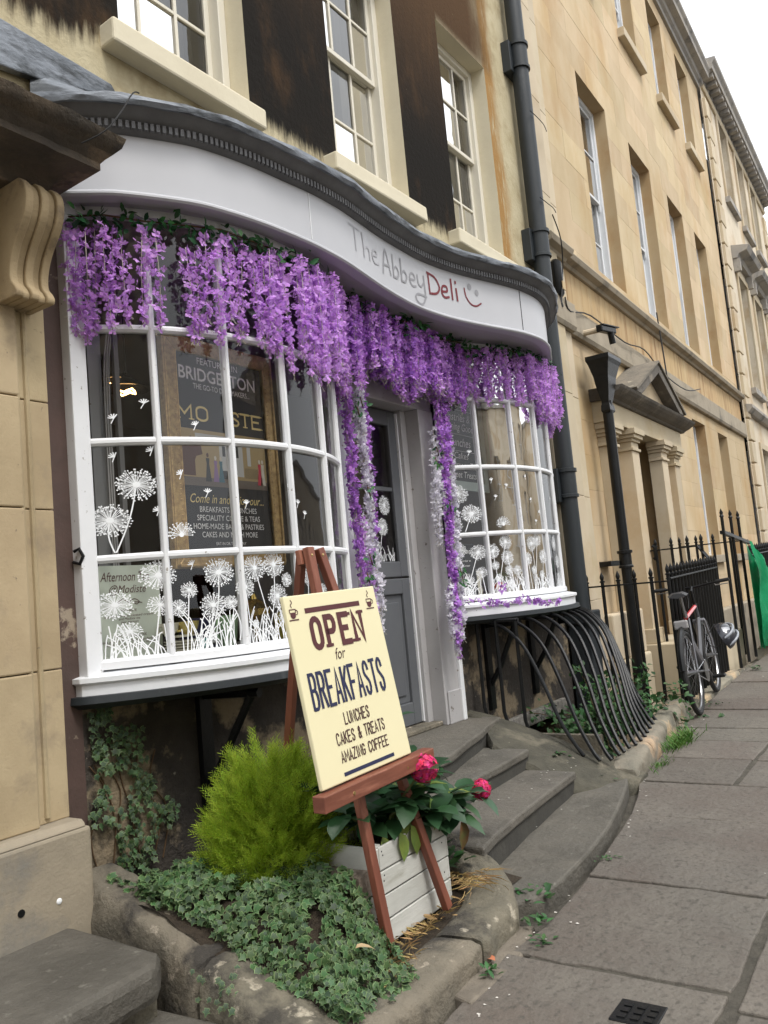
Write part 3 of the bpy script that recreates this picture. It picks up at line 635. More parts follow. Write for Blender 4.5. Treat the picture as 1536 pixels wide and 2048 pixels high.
# ------- white dandelion transfers on the panes
def bowfn(B):
    x0, x1, d, y0 = B; h = (x1 - x0) / 2; R = (h * h + d * d) / (2 * d); cx = (x0 + x1) / 2; cy = y0 - d + R; a = math.asin(h / R)
    nn = 6; P6 = arc(x0, x1, d, y0, nn)
    def fn(x, z, lift=0):
        th = math.asin(max(-.999, min(.999, (x - cx) / R))); t = (th + a) / (2 * a) * nn; k = max(0, min(nn - 1, int(t)))
        (ax, ay), (bx, by) = P6[k], P6[k + 1]; s = (x - ax) / (bx - ax) if abs(bx - ax) > 1e-5 else .5
        yc = cy - sqrt(max(0, R * R - (x - cx) ** 2)); yl = ay + (by - ay) * s; y = yl + (yc - yl) * .35
        return (x, y - .004 - lift, z)
    return fn
def dandelion(par, fn, x, z, r, stem=None, seed=0, half=False, slope=1):
    rr = random.Random(int(x * 1000) + seed); m = MB(); kx = slope; n = max(34, int(58 * r / .06)); q = 0
    if stem:
        vs, fs = ribbon2d([(x + (stem[0] - x) * t + (stem[2] if len(stem) > 2 else .0) * sin(pi * t), z + (stem[1] - z) * t) for t in [i / 8 for i in range(9)]], .0045); lay(m, vs, fs, fn, .0)
    for k in range(n):
        a = 2 * pi * k / n + rr.uniform(-.1, .1)
        if half and sin(a) < -.15: continue
        for ring in range(3):
            rad_ = r * (1 - .16 * ring) * rr.uniform(.84, 1.08); ex, ez = x + cos(a + ring * .3) * rad_ * kx, z + sin(a + ring * .3) * rad_
            q = (q + 1) % 7
            if ring == 0 or rr.random() < .35:
                vs, fs = ribbon2d([(x, z), (ex, ez)], .0011); lay(m, vs, fs, fn, .0003 + .0001 * q)
            s = r * rr.uniform(.018, .04) + .0011
            if ring < 2 or rr.random() < .5: lay(m, [(ex + cos(b) * s * kx, ez + sin(b) * s) for b in (.3, 1.35, 2.4, 3.4, 4.5, 5.5)], [(0, 1, 2, 3, 4, 5)], fn, .0012 + .0001 * q)
    lay(m, [(x + cos(b) * r * .2 * kx, z + sin(b) * r * .2) for b in [i * .785 for i in range(8)]], [tuple(range(8))], fn, .0022)
    m.build('dandelion_transfer', DECAL, par)
def seedlet(par, fn, x, z, s=.018):
    m = MB()
    a0 = random.uniform(0, 1)
    for k in range(5):
        a = a0 + .4 + k * .5; vs, fs = ribbon2d([(x, z), (x + cos(a) * s, z + sin(a) * s)], .004); lay(m, vs, fs, fn, .0001 * k)
    vs, fs = ribbon2d([(x, z), (x - cos(a0) * s * .6, z - s * 1.2)], .003); lay(m, vs, fs, fn, .0006); m.build('seed_transfer', DECAL, par)
def grass_tr(par, fn, x0, x1, zb, h, n):
    m = MB()
    for k in range(n):
        x = random.uniform(x0, x1); hh = h * random.uniform(.35, 1); le = random.uniform(-.04, .04); pts = [(x, zb), (x + le * .3, zb + hh * .4), (x + le, zb + hh * .8), (x + le * 1.7, zb + hh)]
        if max(p[0] for p in pts) > x1 or min(p[0] for p in pts) < x0: continue
        vs, fs = ribbon2d(pts, .0036); lay(m, vs, fs, fn, .0001 * (k % 12) + .0003)
    m.build('grass_transfer', DECAL, par, kind='stuff')
fL, fR = bowfn(LB), bowfn(RB)
for x, z, r, stm in ((2.215, 1.83, .062, (2.145, 1.56, .01)), (2.13, 1.69, .062, (2.14, 1.56, -.01)), (2.355, 1.615, .05, None), (2.265, 1.455, .058, None), (2.13, 1.35, .055, None), (2.265, 1.335, .04, (2.24, 1.14)),
                    (2.17, 1.24, .036, None), (2.49, 1.45, .058, (2.42, 1.14, .02)), (2.37, 1.385, .032, (2.35, 1.14)), (2.325, 1.315, .034, (2.39, 1.14, .02)), (2.46, 1.315, .05, (2.44, 1.14)), (2.53, 1.32, .028, (2.56, 1.16, .02)),
                    (2.655, 1.46, .055, (2.74, 1.14)), (2.60, 1.38, .045, (2.62, 1.14)), (2.76, 1.47, .055, (2.70, 1.15, .02)), (2.83, 1.40, .03, None), (2.77, 1.33, .05, (2.80, 1.14)), (2.80, 1.24, .03, None), (2.99, 1.42, .05, (2.95, 1.14)), (3.1, 1.33, .04, (3.1, 1.14)), (3.22, 1.45, .05, (3.2, 1.14)), (2.64, 1.22, .016, (2.64, 1.14))):
    dandelion(bwL, fL, x, z, r, stm, half=abs(x - 2.355) < .001)
for x, z in ((2.16, 2.11), (2.255, 2.17), (2.155, 1.95), (2.27, 1.97), (2.28, 1.72), (2.37, 1.87), (2.44, 2.08), (2.47, 1.79), (2.64, 1.74), (2.39, 1.49), (2.9, 1.83), (2.95, 1.75), (3.0, 1.7)): seedlet(bwL, fL, x, z)
grass_tr(bwL, fL, 2.09, 2.28, 1.135, .14, 40); grass_tr(bwL, fL, 2.32, 2.56, 1.135, .17, 46); grass_tr(bwL, fL, 2.60, 2.86, 1.135, .16, 44); grass_tr(bwL, fL, 2.93, 3.15, 1.135, .15, 34)
for x, z, r, stm in ((5.0, 1.93, .062, None), (5.075, 1.79, .062, (5.03, 1.67)), (4.965, 1.72, .05, None), (5.30, 1.705, .055, None), (4.97, 1.54, .05, (5.04, 1.24)), (5.09, 1.52, .05, (5.0, 1.24)), (5.02, 1.33, .035, (5.03, 1.22)), (5.10, 1.38, .036, (5.12, 1.22)), (5.19, 1.52, .05, (5.22, 1.22)),
                    (5.30, 1.58, .05, (5.2, 1.22)), (5.305, 1.47, .05, (5.36, 1.22)), (5.22, 1.33, .03, (5.23, 1.22)), (5.31, 1.38, .035, (5.33, 1.22)), (5.38, 1.375, .035, (5.42, 1.22)), (5.31, 1.29, .03, None), (5.56, 1.56, .055, (5.6, 1.22)), (5.64, 1.59, .05, (5.56, 1.22)), (5.50, 1.45, .045, (5.52, 1.22)), (5.70, 1.46, .05, (5.66, 1.22)), (5.56, 1.37, .03, (5.56, 1.22)),
                    (5.66, 1.33, .03, (5.66, 1.22)), (5.79, 1.34, .03, (5.8, 1.22)), (5.95, 1.56, .05, (5.9, 1.22)), (6.0, 1.42, .05, (6.0, 1.22)), (5.2, 1.42, .03, None)):
    dandelion(bwR, fR, x, z, r, stm, half=abs(x - 5.30) < .001 and z > 1.6)
for x, z in ((5.1, 2.22), (5.24, 2.02), (5.36, 1.98), (5.26, 1.9), (5.58, 2.05), (5.62, 1.88), (5.72, 1.79), (5.66, 1.72), (6.0, 1.9)): seedlet(bwR, fR, x, z)
grass_tr(bwR, fR, 4.93, 5.10, 1.225, .14, 40); grass_tr(bwR, fR, 5.14, 5.47, 1.225, .13, 60); grass_tr(bwR, fR, 5.53, 5.86, 1.225, .12, 60); grass_tr(bwR, fR, 5.92, 6.1, 1.225, .12, 34)

# ------- serpentine sign board with dentils and lead capping
FP = [(1.93, -.03), (1.98, -0.10), (2.06, -.19), (2.15, -0.27), (2.37, -0.395), (2.51, -0.44), (2.67, -0.47), (2.83, -.487), (2.99, -0.495), (3.13, -0.495), (3.34, -.48), (3.54, -0.45), (3.8, -.408), (4.05, -0.38), (4.27, -.372), (4.48, -0.39), (4.67, -.425), (4.86, -0.475), (5.04, -.53), (5.21, -0.58), (5.36, -.605), (5.5, -.612), (5.65, -.593), (5.8, -.55), (5.95, -.49), (6.1, -.43), (6.25, -.35), (6.38, -.26), (6.5, -.15), (6.58, -.05), (6.60, .0)]
def catmull(P, k=3):
    out = []; P = [Vector(p) for p in P]
    for i in range(len(P) - 1):
        a, b, c, d = P[max(i - 1, 0)], P[i], P[i + 1], P[min(i + 2, len(P) - 1)]
        for j in range(k):
            t = j / k; out.append(tuple(.5 * ((2 * b) + (c - a) * t + (2 * a - 5 * b + 4 * c - d) * t * t + (3 * b - a - 3 * c + d) * t ** 3)))
    out.append(tuple(P[-1])); return out
FPS = catmull(FP, 3)
def ztop(x): return 3.262 + .058 * max(0, min(1, (x - 2.9) / 1.2)) - .02 * max(0, min(1, (x - 5) / 1))
fas = E('sign_board', shop)
m = MB(); m.sweep(FPS, lambda i, p: [(-.05, 3.02), (0, 3.02), (0, ztop(p.x)), (-.05, ztop(p.x))]); m.build('fascia', FASC, fas, smooth=True)
m = MB(); m.sweep(FPS, [(-.05, 2.992), (.012, 2.992), (.02, 3.0), (.02, 3.008), (.010, 3.019), (-.05, 3.019)]); m.build('bottom_bead', FASC, fas, smooth=True)
m = MB(); m.sweep(FPS, lambda i, p: [(-.05, ztop(p.x) + .001), (.012, ztop(p.x) + .001), (.028, ztop(p.x) + .012), (.028, ztop(p.x) + .042), (.05, ztop(p.x) + .052), (.075, ztop(p.x) + .075), (.09, ztop(p.x) + .085), (-.05, ztop(p.x) + .085)]); m.build('cornice', DENT, fas, smooth=True)
tot = sum((Vector(b) - Vector(a)).length for a, b in zip(FPS[:-1], FPS[1:])); s_ = .12; m = MB(); 
while s_ < tot - .05:
    p = pipe_at(FPS, s_); p2 = pipe_at(FPS, s_ + .014); t = (p2 - p).normalized(); nv = Vector((t.y, -t.x)); zt = ztop(p.x)
    a = p + nv * .0281; b = p2 + nv * .0281; c = p2 + nv * .043; d = p + nv * .043
    m.prism([(a.x, a.y), (b.x, b.y), (c.x, c.y), (d.x, d.y)], 'z', zt + .012, zt + .043); s_ += .0245
m.build('dentil_course', DENT, fas, kind='stuff')
# lead capping: front roll, then a lead roof back to the wall
m = MB(); m.sweep(FPS, lambda i, p: [(.0, ztop(p.x) + .087), (.098 + .004 * sin(i * 1.7), ztop(p.x) + .082), (.108 + .004 * sin(i * 1.3), ztop(p.x) + .098), (.104, ztop(p.x) + .118 + .004 * sin(i * .9)), (.085, ztop(p.x) + .128 + .004 * sin(i * 2.3)), (.0, ztop(p.x) + .136)]); rough_up(m, .005, 9)
m.build('lead_roll', LEAD, fas, smooth=True)
m = MB(); n = len(FPS)
for i, p in enumerate(FPS):
    q = FPS[max(0, i - 1)]; r = FPS[min(n - 1, i + 1)]; t = Vector((r[0] - q[0], r[1] - q[1])).normalized(); z = ztop(p[0])
    fx, fy = p[0] + t.y * .06, p[1] - t.x * .06
    rise = .10 + (.10 * max(0, (2.9 - p[0]) / .95) if p[0] < 2.9 else 0)
    m.v += [(fx, fy, z + .134), ((fx + p[0]) / 2, fy * .5, z + .134 + rise * .45), (p[0], -.012, z + .134 + rise)]
for i in range(n - 1):
    for k in range(2): a = i * 3 + k; m.f.append((a, a + 1, a + 4, a + 3)); m.m.append(0)
rough_up(m, .004, 8); m.build('lead_roof', LEAD, fas, smooth=True)
# second lead sheet rising at the left end, lapped over
m = MB(); 
m.prism([(1.35, 3.42), (1.95, 3.50), (2.12, 3.55), (2.34, 3.60), (2.30, 3.655), (1.35, 3.70)], 'y', -.05, -.012); rough_up(m, .006, 6); m.build('lead_sheet', LEAD, fas, bevel=.006)
# timber soffit under the sign
m = MB(); m.v = []
for p in FPS: m.v += [(p[0], p[1] + .02, 3.004), (p[0], .12, 3.004), (p[0], .12, 3.02), (p[0], p[1] + .02, 3.02)]
for i in range(len(FPS) - 1):
    for k in range(4): a = i * 4 + k; b = i * 4 + (k + 1) % 4; m.f.append((a, b, b + 4, a + 4)); m.m.append(0)
m.build('soffit', mat('soffit_paint', (.42, .41, .43), rough=.5), fas)
# panel seams
for x in (3.075, 5.27):
    a = min(range(len(FPS)), key=lambda i: abs(FPS[i][0] - x)); p = FPS[a]; q = FPS[a + 1]; t = (Vector(q) - Vector(p)).normalized(); nv = Vector((t.y, -t.x)); c = Vector(p) + t * (x - p[0])
    m = MB(); m.prism([tuple(c - t * .0022 + nv * .0), tuple(c + t * .0022 + nv * .0), tuple(c + t * .0022 + nv * .003), tuple(c - t * .0022 + nv * .003)], 'z', 3.03, ztop(x) - .005); m.build('panel_seam', WHITE if x < 4 else IRON, fas)
# hand lettering on the board
def fasfn(x, z, lift=0):
    for a, b in zip(FPS[:-1], FPS[1:]):
        if a[0] <= x <= b[0]:
            s = (x - a[0]) / max(1e-6, b[0] - a[0]); t = Vector((b[0] - a[0], b[1] - a[1])).normalized(); return (x + t.y * (.0025 + lift), a[1] + (b[1] - a[1]) * s - t.x * (.0025 + lift), z)
    return (x, -.5, z)
def strokes(name, lst, w, mt, par, fn=fasfn):
    m = MB()
    for k, st_ in enumerate(lst):
        pts = catmull(st_, 4) if len(st_) > 2 else st_; vs, fs = ribbon2d(pts, w); lay(m, vs, fs, fn, .0002 * (k % 6))
    m.build(name, mt, par)
def cir(cx, cy, rx, ry, a0=0, a1=360, n=12): return arcp(cx, cy, rx, ry, a0, a1, n)
GRL = mat('pale_grey_lettering', (.41, .41, .44), rough=.6); GRM = mat('grey_lettering', (.29, .29, .31), rough=.6); RDL = mat('dark_red_lettering', (.17, .022, .03), rough=.6)  # The and Abbey greys paled, glare on the board put into their colour
strokes('lettering', [[(3.44, 3.245), (3.56, 3.25)], [(3.50, 3.25), (3.505, 3.12)], [(3.59, 3.25), (3.60, 3.18), (3.60, 3.115)], [(3.60, 3.16), (3.64, 3.185), (3.665, 3.17), (3.67, 3.12)], [(3.71, 3.165), (3.76, 3.175), (3.755, 3.2), (3.72, 3.195), (3.705, 3.155), (3.73, 3.125), (3.78, 3.135)]], .012, GRL, fas)
strokes('lettering', [[(3.83, 3.10), (3.875, 3.25), (3.93, 3.115)], [(3.84, 3.155), (3.92, 3.165)], [(3.965, 3.25), (3.965, 3.115)], [(3.965, 3.16), (4.0, 3.19), (4.03, 3.165), (4.01, 3.125), (3.965, 3.12)],
    [(4.065, 3.26), (4.065, 3.12)], [(4.065, 3.165), (4.10, 3.195), (4.13, 3.17), (4.11, 3.13), (4.065, 3.125)], [(4.17, 3.165), (4.225, 3.175), (4.22, 3.205), (4.185, 3.205), (4.165, 3.165), (4.19, 3.13), (4.235, 3.135)],
    [(4.26, 3.215), (4.265, 3.165), (4.295, 3.15), (4.325, 3.18)], [(4.33, 3.225), (4.335, 3.15), (4.33, 3.08), (4.29, 3.035), (4.235, 3.045), (4.225, 3.075), (4.26, 3.095), (4.345, 3.095)]], .013, GRM, fas)
strokes('lettering', [[(4.385, 3.125), (4.38, 3.26)], [(4.37, 3.26), (4.45, 3.245), (4.49, 3.19), (4.46, 3.145), (4.40, 3.13)], [(4.515, 3.17), (4.565, 3.18), (4.56, 3.21), (4.525, 3.205), (4.51, 3.165), (4.535, 3.135), (4.58, 3.145)], [(4.61, 3.27), (4.613, 3.135)], [(4.655, 3.215), (4.66, 3.135)], [(4.652, 3.25), (4.653, 3.262)]], .015, RDL, fas)
strokes('smile', [[(4.735, 3.235), (4.745, 3.18), (4.785, 3.135), (4.835, 3.13), (4.88, 3.155)]], .011, RDL, fas)
m = MB(); 
for cx, cz in ((4.785, 3.253), (4.848, 3.222)): lay(m, [(cx + .018 * cos(i * .6283), cz + .023 * sin(i * .6283)) for i in range(10)], [tuple(range(10))], fasfn)
m.build('smile_eyes', GRM, fas)

# ------- ground floor walls round the openings
m = MB(); m.box(1.90, -.002, -.3, 2.008, .3, 3.0)
m.build('end_strip', mat('brown_strip', (.10, .062, .052), (.075, .05, .042), ns=5, rough=.7, bump=.4, bs=20, c3=(.34, .28, .21), s3=4.2, lo=.62, hi=.66), shop)
UND = mat('peeling_wall', (.065, .055, .045), (.035, .03, .026), ns=5, rough=.95, bump=1, bs=22, bd=.02, c3=(.26, .205, .135), s3=2.1, lo=.50, hi=.56, c4=(.32, .29, .23), s4=10, lo4=.66, hi4=.72)
m = MB(); m.box(2.008, .0, -.3, 3.78, .3, 1.0); rough_up(m, .0, 1); m.build('stall_riser', UND, shop)
m = MB(); wall_open(m, 5.0, 7.2, -1.6, 1.1, [(5.55, 6.5, -.7, .18)], 0, .25); m.build('stall_riser', UND, shop)
m = MB(); m.box(5.53, .2, -.75, 6.52, .3, .2); m.build('basement_window', DARKIN, shop)
m = MB(); m.box(5.3, -.05, .2, 6.6, -.001, .30); m.build('basement_lintel', mat('peeling_lintel', (.30, .28, .25), (.16, .15, .13), ns=20, rough=.9, bump=.8, bs=30, c3=(.05, .05, .05), s3=8), shop, bevel=.008)
m = MB(); m.box(6.70, 0, .9, 7.2, .3, 3.02); m.build('pier', BATHL, shop)
m = MB(); m.box(6.60, -.001, 2.99, 7.2, .3, 3.02); m.build('pier_cap', BATHL, shop)
for x, yy, z in ((2.62, -.36, .95), (5.35, -.3, 1.03), (6.1, -.3, 1.03)):          # forged brackets below the sills
    m = MB(); m.box(x - .035, -.03, z - .62, x + .035, -.001, z); m.tube([(x, -.02, z - .45), (x, -.12, z - .30), (x, yy + .05, z - .03)], .018, 6); m.tube([(x, -.02, z - .03), (x, yy, z - .02)], .02, 6); m.build('sill_bracket', IRON, shop)

# ------- doorway
m = MB(); m.box(3.81, -.02, .42, 3.92, .14, 2.50); m.build('door_post', POSTG, shop, bevel=.006)
dp = MB(); dp.box(4.665, -.04, .42, 4.855, .16, 2.50).box(4.60, .06, .42, 4.664, .17, 2.5).box(4.69, -.052, .42, 4.872, -.041, .63).build('door_post', POSTG, shop, bevel=.006)
MB().box(4.855, -.06, .42, 4.90, .16, 2.99).build('door_pilaster', WHITE, shop, bevel=.006)
MB().box(3.78, -.03, 2.50, 4.90, .16, 2.62).build('door_lintel', POSTG, shop, bevel=.006)
MB().box(3.81, .0, 2.62, 4.90, .14, 3.0).build('door_overpanel', POSTG, shop)
MB().box(3.92, -.01, .42, 4.665, .2, .45).build('threshold', DARKST, shop, bevel=.008)
door = E('door', shop)                                                     # two-part stable door
def doorleaf(z0, z1, nm, glazed):
    l = MB(); l.box(3.94, .10, z0, 4.04, .145, z1); l.box(4.50, .10, z0, 4.60, .145, z1); l.box(4.04, .10, z1 - .1, 4.50, .145, z1); l.box(4.04, .10, z0, 4.50, .145, z0 + (.10 if glazed else .14))
    l.build(nm, DOORG, door, bevel=.006)
    if glazed:
        MB().add([(4.04, .122, z0 + .1), (4.50, .122, z0 + .1), (4.50, .122, z1 - .1), (4.04, .122, z1 - .1)], [(0, 1, 2, 3)]).build('door_glass', GLASS, door)
        g = MB(); g.box(4.04, .112, 1.955, 4.50, .133, 1.98); g.build('door_glazing_bar', DOORG, door)
    else:
        MB().box(4.041, .118, z0 + .141, 4.499, .13, z1 - .101).box(4.09, .108, z0 + .19, 4.45, .1175, z1 - .15).build('door_panel', DOORG, door, bevel=.01)
doorleaf(.455, 1.385, 'lower_leaf', False); doorleaf(1.395, 2.49, 'upper_leaf', True)
MB().box(4.585, .085, .46, 4.598, .10, 2.48).build('door_edge_strip', WHITE, door)
dfn = lambda x, z, l=0: (x, .1195 - l, z)
dandelion(door, dfn, 4.40, 1.86, .06); dandelion(door, dfn, 4.36, 1.72, .055, (4.3, 1.52)); dandelion(door, dfn, 4.28, 1.60, .03, (4.26, 1.5)); grass_tr(door, dfn, 4.06, 4.48, 1.5, .1, 40)

# ------- inside
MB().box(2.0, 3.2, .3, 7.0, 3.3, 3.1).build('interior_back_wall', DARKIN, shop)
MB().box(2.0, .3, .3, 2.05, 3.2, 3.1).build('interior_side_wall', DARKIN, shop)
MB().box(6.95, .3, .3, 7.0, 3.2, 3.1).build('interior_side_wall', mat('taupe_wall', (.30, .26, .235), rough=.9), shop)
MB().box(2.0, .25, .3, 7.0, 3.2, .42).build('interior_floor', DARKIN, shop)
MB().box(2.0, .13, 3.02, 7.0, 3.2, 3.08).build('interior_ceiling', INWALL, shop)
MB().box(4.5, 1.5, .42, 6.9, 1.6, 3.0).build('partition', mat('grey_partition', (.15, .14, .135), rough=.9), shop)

# ------- things on display inside the left window
fp = T('framed_poster', 'large gilt framed poster announcing MODISTE behind the left bow window', 'framed poster', (2.88, .0, 1.49))
X0, X1, Z0, Z1 = -.365, .365, 0, 1.09
m = MB(); fw = .075
for poly in ([(X0, Z0), (X1, Z0), (X1 - fw, Z0 + fw), (X0 + fw, Z0 + fw)], [(X0, Z1), (X0 + fw, Z1 - fw), (X1 - fw, Z1 - fw), (X1, Z1)], [(X0, Z0), (X0 + fw, Z0 + fw), (X0 + fw, Z1 - fw), (X0, Z1)], [(X1, Z0), (X1, Z1), (X1 - fw, Z1 - fw), (X1 - fw, Z0 + fw)]):
    m.prism(poly, 'y', -.02, .02)
for i in range(40): m.lathe((X0 + fw * .72, -.021, Z0 + .08 + i * .0233), [(0, -.004), (.005, 0)], 6, ax='y').lathe((X1 - fw * .72, -.021, Z0 + .08 + i * .0233), [(0, -.004), (.005, 0)], 6, ax='y')
m.box(X0 + fw - .006, -.027, Z0 + fw - .006, X0 + fw, -.0, Z1 - fw + .006).box(X1 - fw, -.027, Z0 + fw - .006, X1 - fw + .006, 0, Z1 - fw + .006).box(X0 + .004, -.03, Z0 + .004, X0 + .018, .0, Z1 - .004).box(X1 - .018, -.03, Z0 + .004, X1 - .004, 0, Z1 - .004).box(X0 + .004, -.03, Z0 + .004, X1 - .004, 0, Z0 + .018)
m.build('frame', GOLD, fp, bevel=.004, seg=1)
MB().box(X0 + fw, -.004, Z0 + fw, X1 - fw, .01, Z1 - fw).build('poster_sheet', BLACK, fp)
pf = lambda x, z, l=0: (x, -.0055 - l, z)
pq = lambda x, z, l=0: (x, -.0055 - l, .385 + (z - .40) * 1.17)
m = MB()
put_text(m, 'FEATURED IN', -.01, .975, .27, .032, pf); put_text(m, 'BRIDGERTON', -.01, .893, .51, .062, pf, bold=.012); put_text(m, 'THE GO-TO DRESSMAKERS...', .01, .852, .38, .026, pf)
m.build('poster_lettering', CHALK, fp)
SER = {'M': (-.245, .115), 'O': (-.135, .10), 'D': (-.045, .09), 'I': (.03, .03), 'S': (.085, .075), 'T': (.155, .08), 'E': (.235, .08)}
m = MB()
for c, (cx, w) in SER.items(): letters(m, c, cx - w * .36, cx + w * .36, .70, .765, .011, pf, serif=.015)
m.build('poster_title', GOLDT, fp)
# printed street picture in the middle of the poster (flat print, plain shapes)
m = MB(); cols = [mat('print_stone', (.42, .31, .15), rough=.6), mat('print_road', (.16, .13, .11), rough=.6), mat('print_white', (.55, .55, .53), rough=.6), mat('print_brown', (.10, .035, .02), rough=.6), mat('print_dark', (.02, .022, .025), rough=.6), mat('print_mauve', (.28, .16, .36), rough=.6), mat('print_red', (.6, .04, .08), rough=.6), mat('print_cream', (.65, .60, .5), rough=.6), mat('print_teal', (.03, .14, .19), rough=.6)]
def pr_(x0, z0, x1, z1, mi, l): lay(m, [(x0, z0), (x1, z0), (x1, z1), (x0, z1)], [(0, 1, 2, 3)], pq, l, mi)
pr_(-.285, .40, .285, .63, 0, 0); pr_(-.285, .40, .285, .435, 1, .0003); pr_(-.285, .44, -.2, .57, 3, .0004); pr_(-.04, .45, .12, .60, 2, .0004); pr_(-.19, .585, .17, .615, 2, .0006)
for k in range(4): pr_(-.02 + k * .03, .53, .0 + k * .03, .58, 4, .0007)
for k in range(12): pr_(.13 + k * .008, .445, .132 + k * .008, .49, 4, .0007)
pr_(.15, .50, .175, .60, 2, .0006); pr_(-.03, .435, .02, .47, 4, .0006)
lay(m, [(-.29, .56), (-.22, .60), (-.16, .575), (-.15, .53), (-.19, .52), (-.22, .47), (-.285, .44)], [(0, 1, 2, 3, 4, 5, 6)], pq, .0008, 3)
for x, h, c, d in ((-.12, .12, 4, 4), (-.07, .11, 5, 5), (-.035, .11, 8, 5), (.235, .115, 6, 6), (.257, .115, 7, 7)):
    lay(m, [(x - .02, .42), (x + .018, .42), (x + .008, .42 + h * .6), (x + .011, .42 + h * .8), (x - .011, .42 + h * .8), (x - .008, .42 + h * .6)], [(0, 1, 2, 3, 4, 5)], pq, .001, c)
    lay(m, [(x + .008 * cos(a), .42 + h * .9 + .01 * sin(a)) for a in [i * .9 for i in range(7)]], [tuple(range(7))], pq, .0012, 7 if c > 4 else 3)
m.build('poster_picture', cols, fp)
m = MB(); put_text(m, 'Come in and enjoy our...', .0, .305, .49, .042, pf, shear=.35); m.build('poster_script', GOLDT, fp)
m = MB()
for t, z, w in (('BREAKFASTS & LUNCHES', .262, .38), ('SPECIALITY COFFEE & TEAS', .222, .42), ('HOME-MADE BAKES & PASTRIES', .182, .47), ('CAKES AND MUCH MORE', .143, .37)): put_text(m, t, 0, z, w, .026, pf)
put_text(m, 'EAT-IN OR TAKEAWAY', 0, .106, .20, .014, pf); m.build('poster_lettering', CHALK, fp)

tn = T('tea_notice', 'pale green afternoon tea notice leaning inside the first lower pane of the left window', 'notice', (2.28, .03, 1.115))
MB().box(-.18, -.003, 0, .17, .003, .40).build('sheet', mat('pale_green_card', (.56, .62, .54), rough=.7), tn)
nf = lambda x, z, l=0: (x, -.0045 - l, z)
m = MB(); put_text(m, 'Afternoon Tea', -.01, .335, .25, .038, nf, shear=.3); put_text(m, '@Modiste', .0, .285, .19, .034, nf, shear=.3); put_text(m, 'MODISTE', -.0, .205, .08, .011, nf)
put_text(m, 'scone, jam and clotted cream', 0, .185, .25, .010, nf, shear=.2); put_text(m, 'and Modiste tea', 0, .172, .11, .010, nf, shear=.2); put_text(m, 'per person', 0, .159, .09, .010, nf, shear=.2)
put_text(m, 'MADAME DELACROIX', 0, .10, .17, .012, nf); put_text(m, 'jam and clotted cream, sandwiches', 0, .082, .29, .010, nf, shear=.2); put_text(m, 'and Modiste tea with a slice of cake', 0, .069, .26, .010, nf, shear=.2); put_text(m, 'per person', 0, .056, .09, .010, nf, shear=.2)
for s in (1, -1):
    vs, fs = ribbon2d(catmull([(0, .245), (s * .03, .258), (s * .055, .245), (s * .04, .235), (s * .03, .245), (s * .07, .24)], 4), .003); lay(m, vs, fs, nf, .0003)
m.build('lettering', mat('brown_ink', (.10, .05, .05), rough=.7), tn)

def cup(name, lab, x, y, z, r, h, mt, handle=1, saucer=False, cat='cup'):
    t = T(name, lab, cat, (x, y, z)); m = MB(); m.lathe((0, 0, 0), [(0, .004), (r * .45, 0), (r * .5, .008), (r * .8, h * .35), (r, h), (r * .96, h), (r * .74, h * .35), (0, .02)], 18); m.build('bowl', mt, t, smooth=True)
    if handle:
        m = MB(); m.tube([(-r * .85, 0, h * .8), (-r * 1.25, 0, h * .9), (-r * 1.45, 0, h * .6), (-r * 1.2, 0, h * .3), (-r * .72, 0, h * .35)], .005, 6); m.build('handle', mt, t, smooth=True)
    return t
YEL = mat('yellow_china', (.55, .45, .16), rough=.25); GRN = mat('green_china', (.32, .50, .30), rough=.25); TUR = mat('turquoise_china', (.22, .52, .52), rough=.25); CHI = mat('cream_china', (.62, .60, .50), rough=.25)
cup('tea_cup', 'pale yellow tea cup in the middle pane of the left window', 2.52, -.06, 1.20, .05, .055, YEL); cup('tea_cup', 'turquoise tea cup below the yellow one', 2.56, -.10, 1.125, .045, .05, TUR)
cup('jug', 'tall pale green jug beside the glazing bar in the left window', 2.70, -.12, 1.115, .05, .15, GRN, cat='jug')
cup('tea_cup', 'cream cup at the left edge of the middle pane', 2.44, -.03, 1.20, .045, .055, CHI)
pl = T('plate_stack', 'stack of plates standing on the shelf of the left window', 'plates', (2.50, -.05, 1.113)); m = MB()
for k in range(5): m.lathe((0, 0, k * .012), [(0, 0), (.05, 0), (.085, .012), (.086, .016), (.05, .005), (0, .005)], 20)
m.build('plate', CHI, pl, smooth=True)
MB().box(-.05, -.03, .078, .06, .05, .087).build('tray', CHI, pl)
up = T('cake_stand', 'small round gilt lidded pot standing on the left window shelf', 'pot', (2.92, -.08, 1.113)); m = MB(); m.lathe((0, 0, 0), [(0, 0), (.05, 0), (.012, .02), (.012, .10), (.075, .14), (.078, .17), (.05, .20), (.02, .215), (.012, .24), (0, .245)], 20); m.build('pot', mat('brass', (.6, .42, .12), rough=.25, metal=.9), up, smooth=True)
bx = T('gift_box', 'dark blue box with a white label in the left window', 'box', (2.78, .10, 1.113)); MB().box(-.12, -.05, 0, .14, .06, .15).build('carton', NAVY, bx, bevel=.003); MB().box(-.03, -.055, .03, .05, -.051, .10).build('label_card', CHALK, bx)
yb = T('yellow_packet', 'yellow packet leaning in the third pane of the left window', 'packet', (3.07, -.13, 1.113), rz=.25); MB().prism([(-.05, 0), (.06, 0), (.03, .15), (-.07, .13)], 'y', -.02, .02).build('packet', mat('yellow_print', (.62, .5, .05), rough=.5), yb)
rd = T('clear_screen_rail', 'grey vertical curtain pole and hanging cables in the left window', 'pole', (2.36, .12, 1.11)); MB().box(-.012, -.01, 0, .012, .01, 1.85).box(-.13, .02, .0, -.06, .035, 1.85).build('rail', mat('grey_metal', (.26, .27, .28), rough=.4, metal=.5), rd)
m = MB()
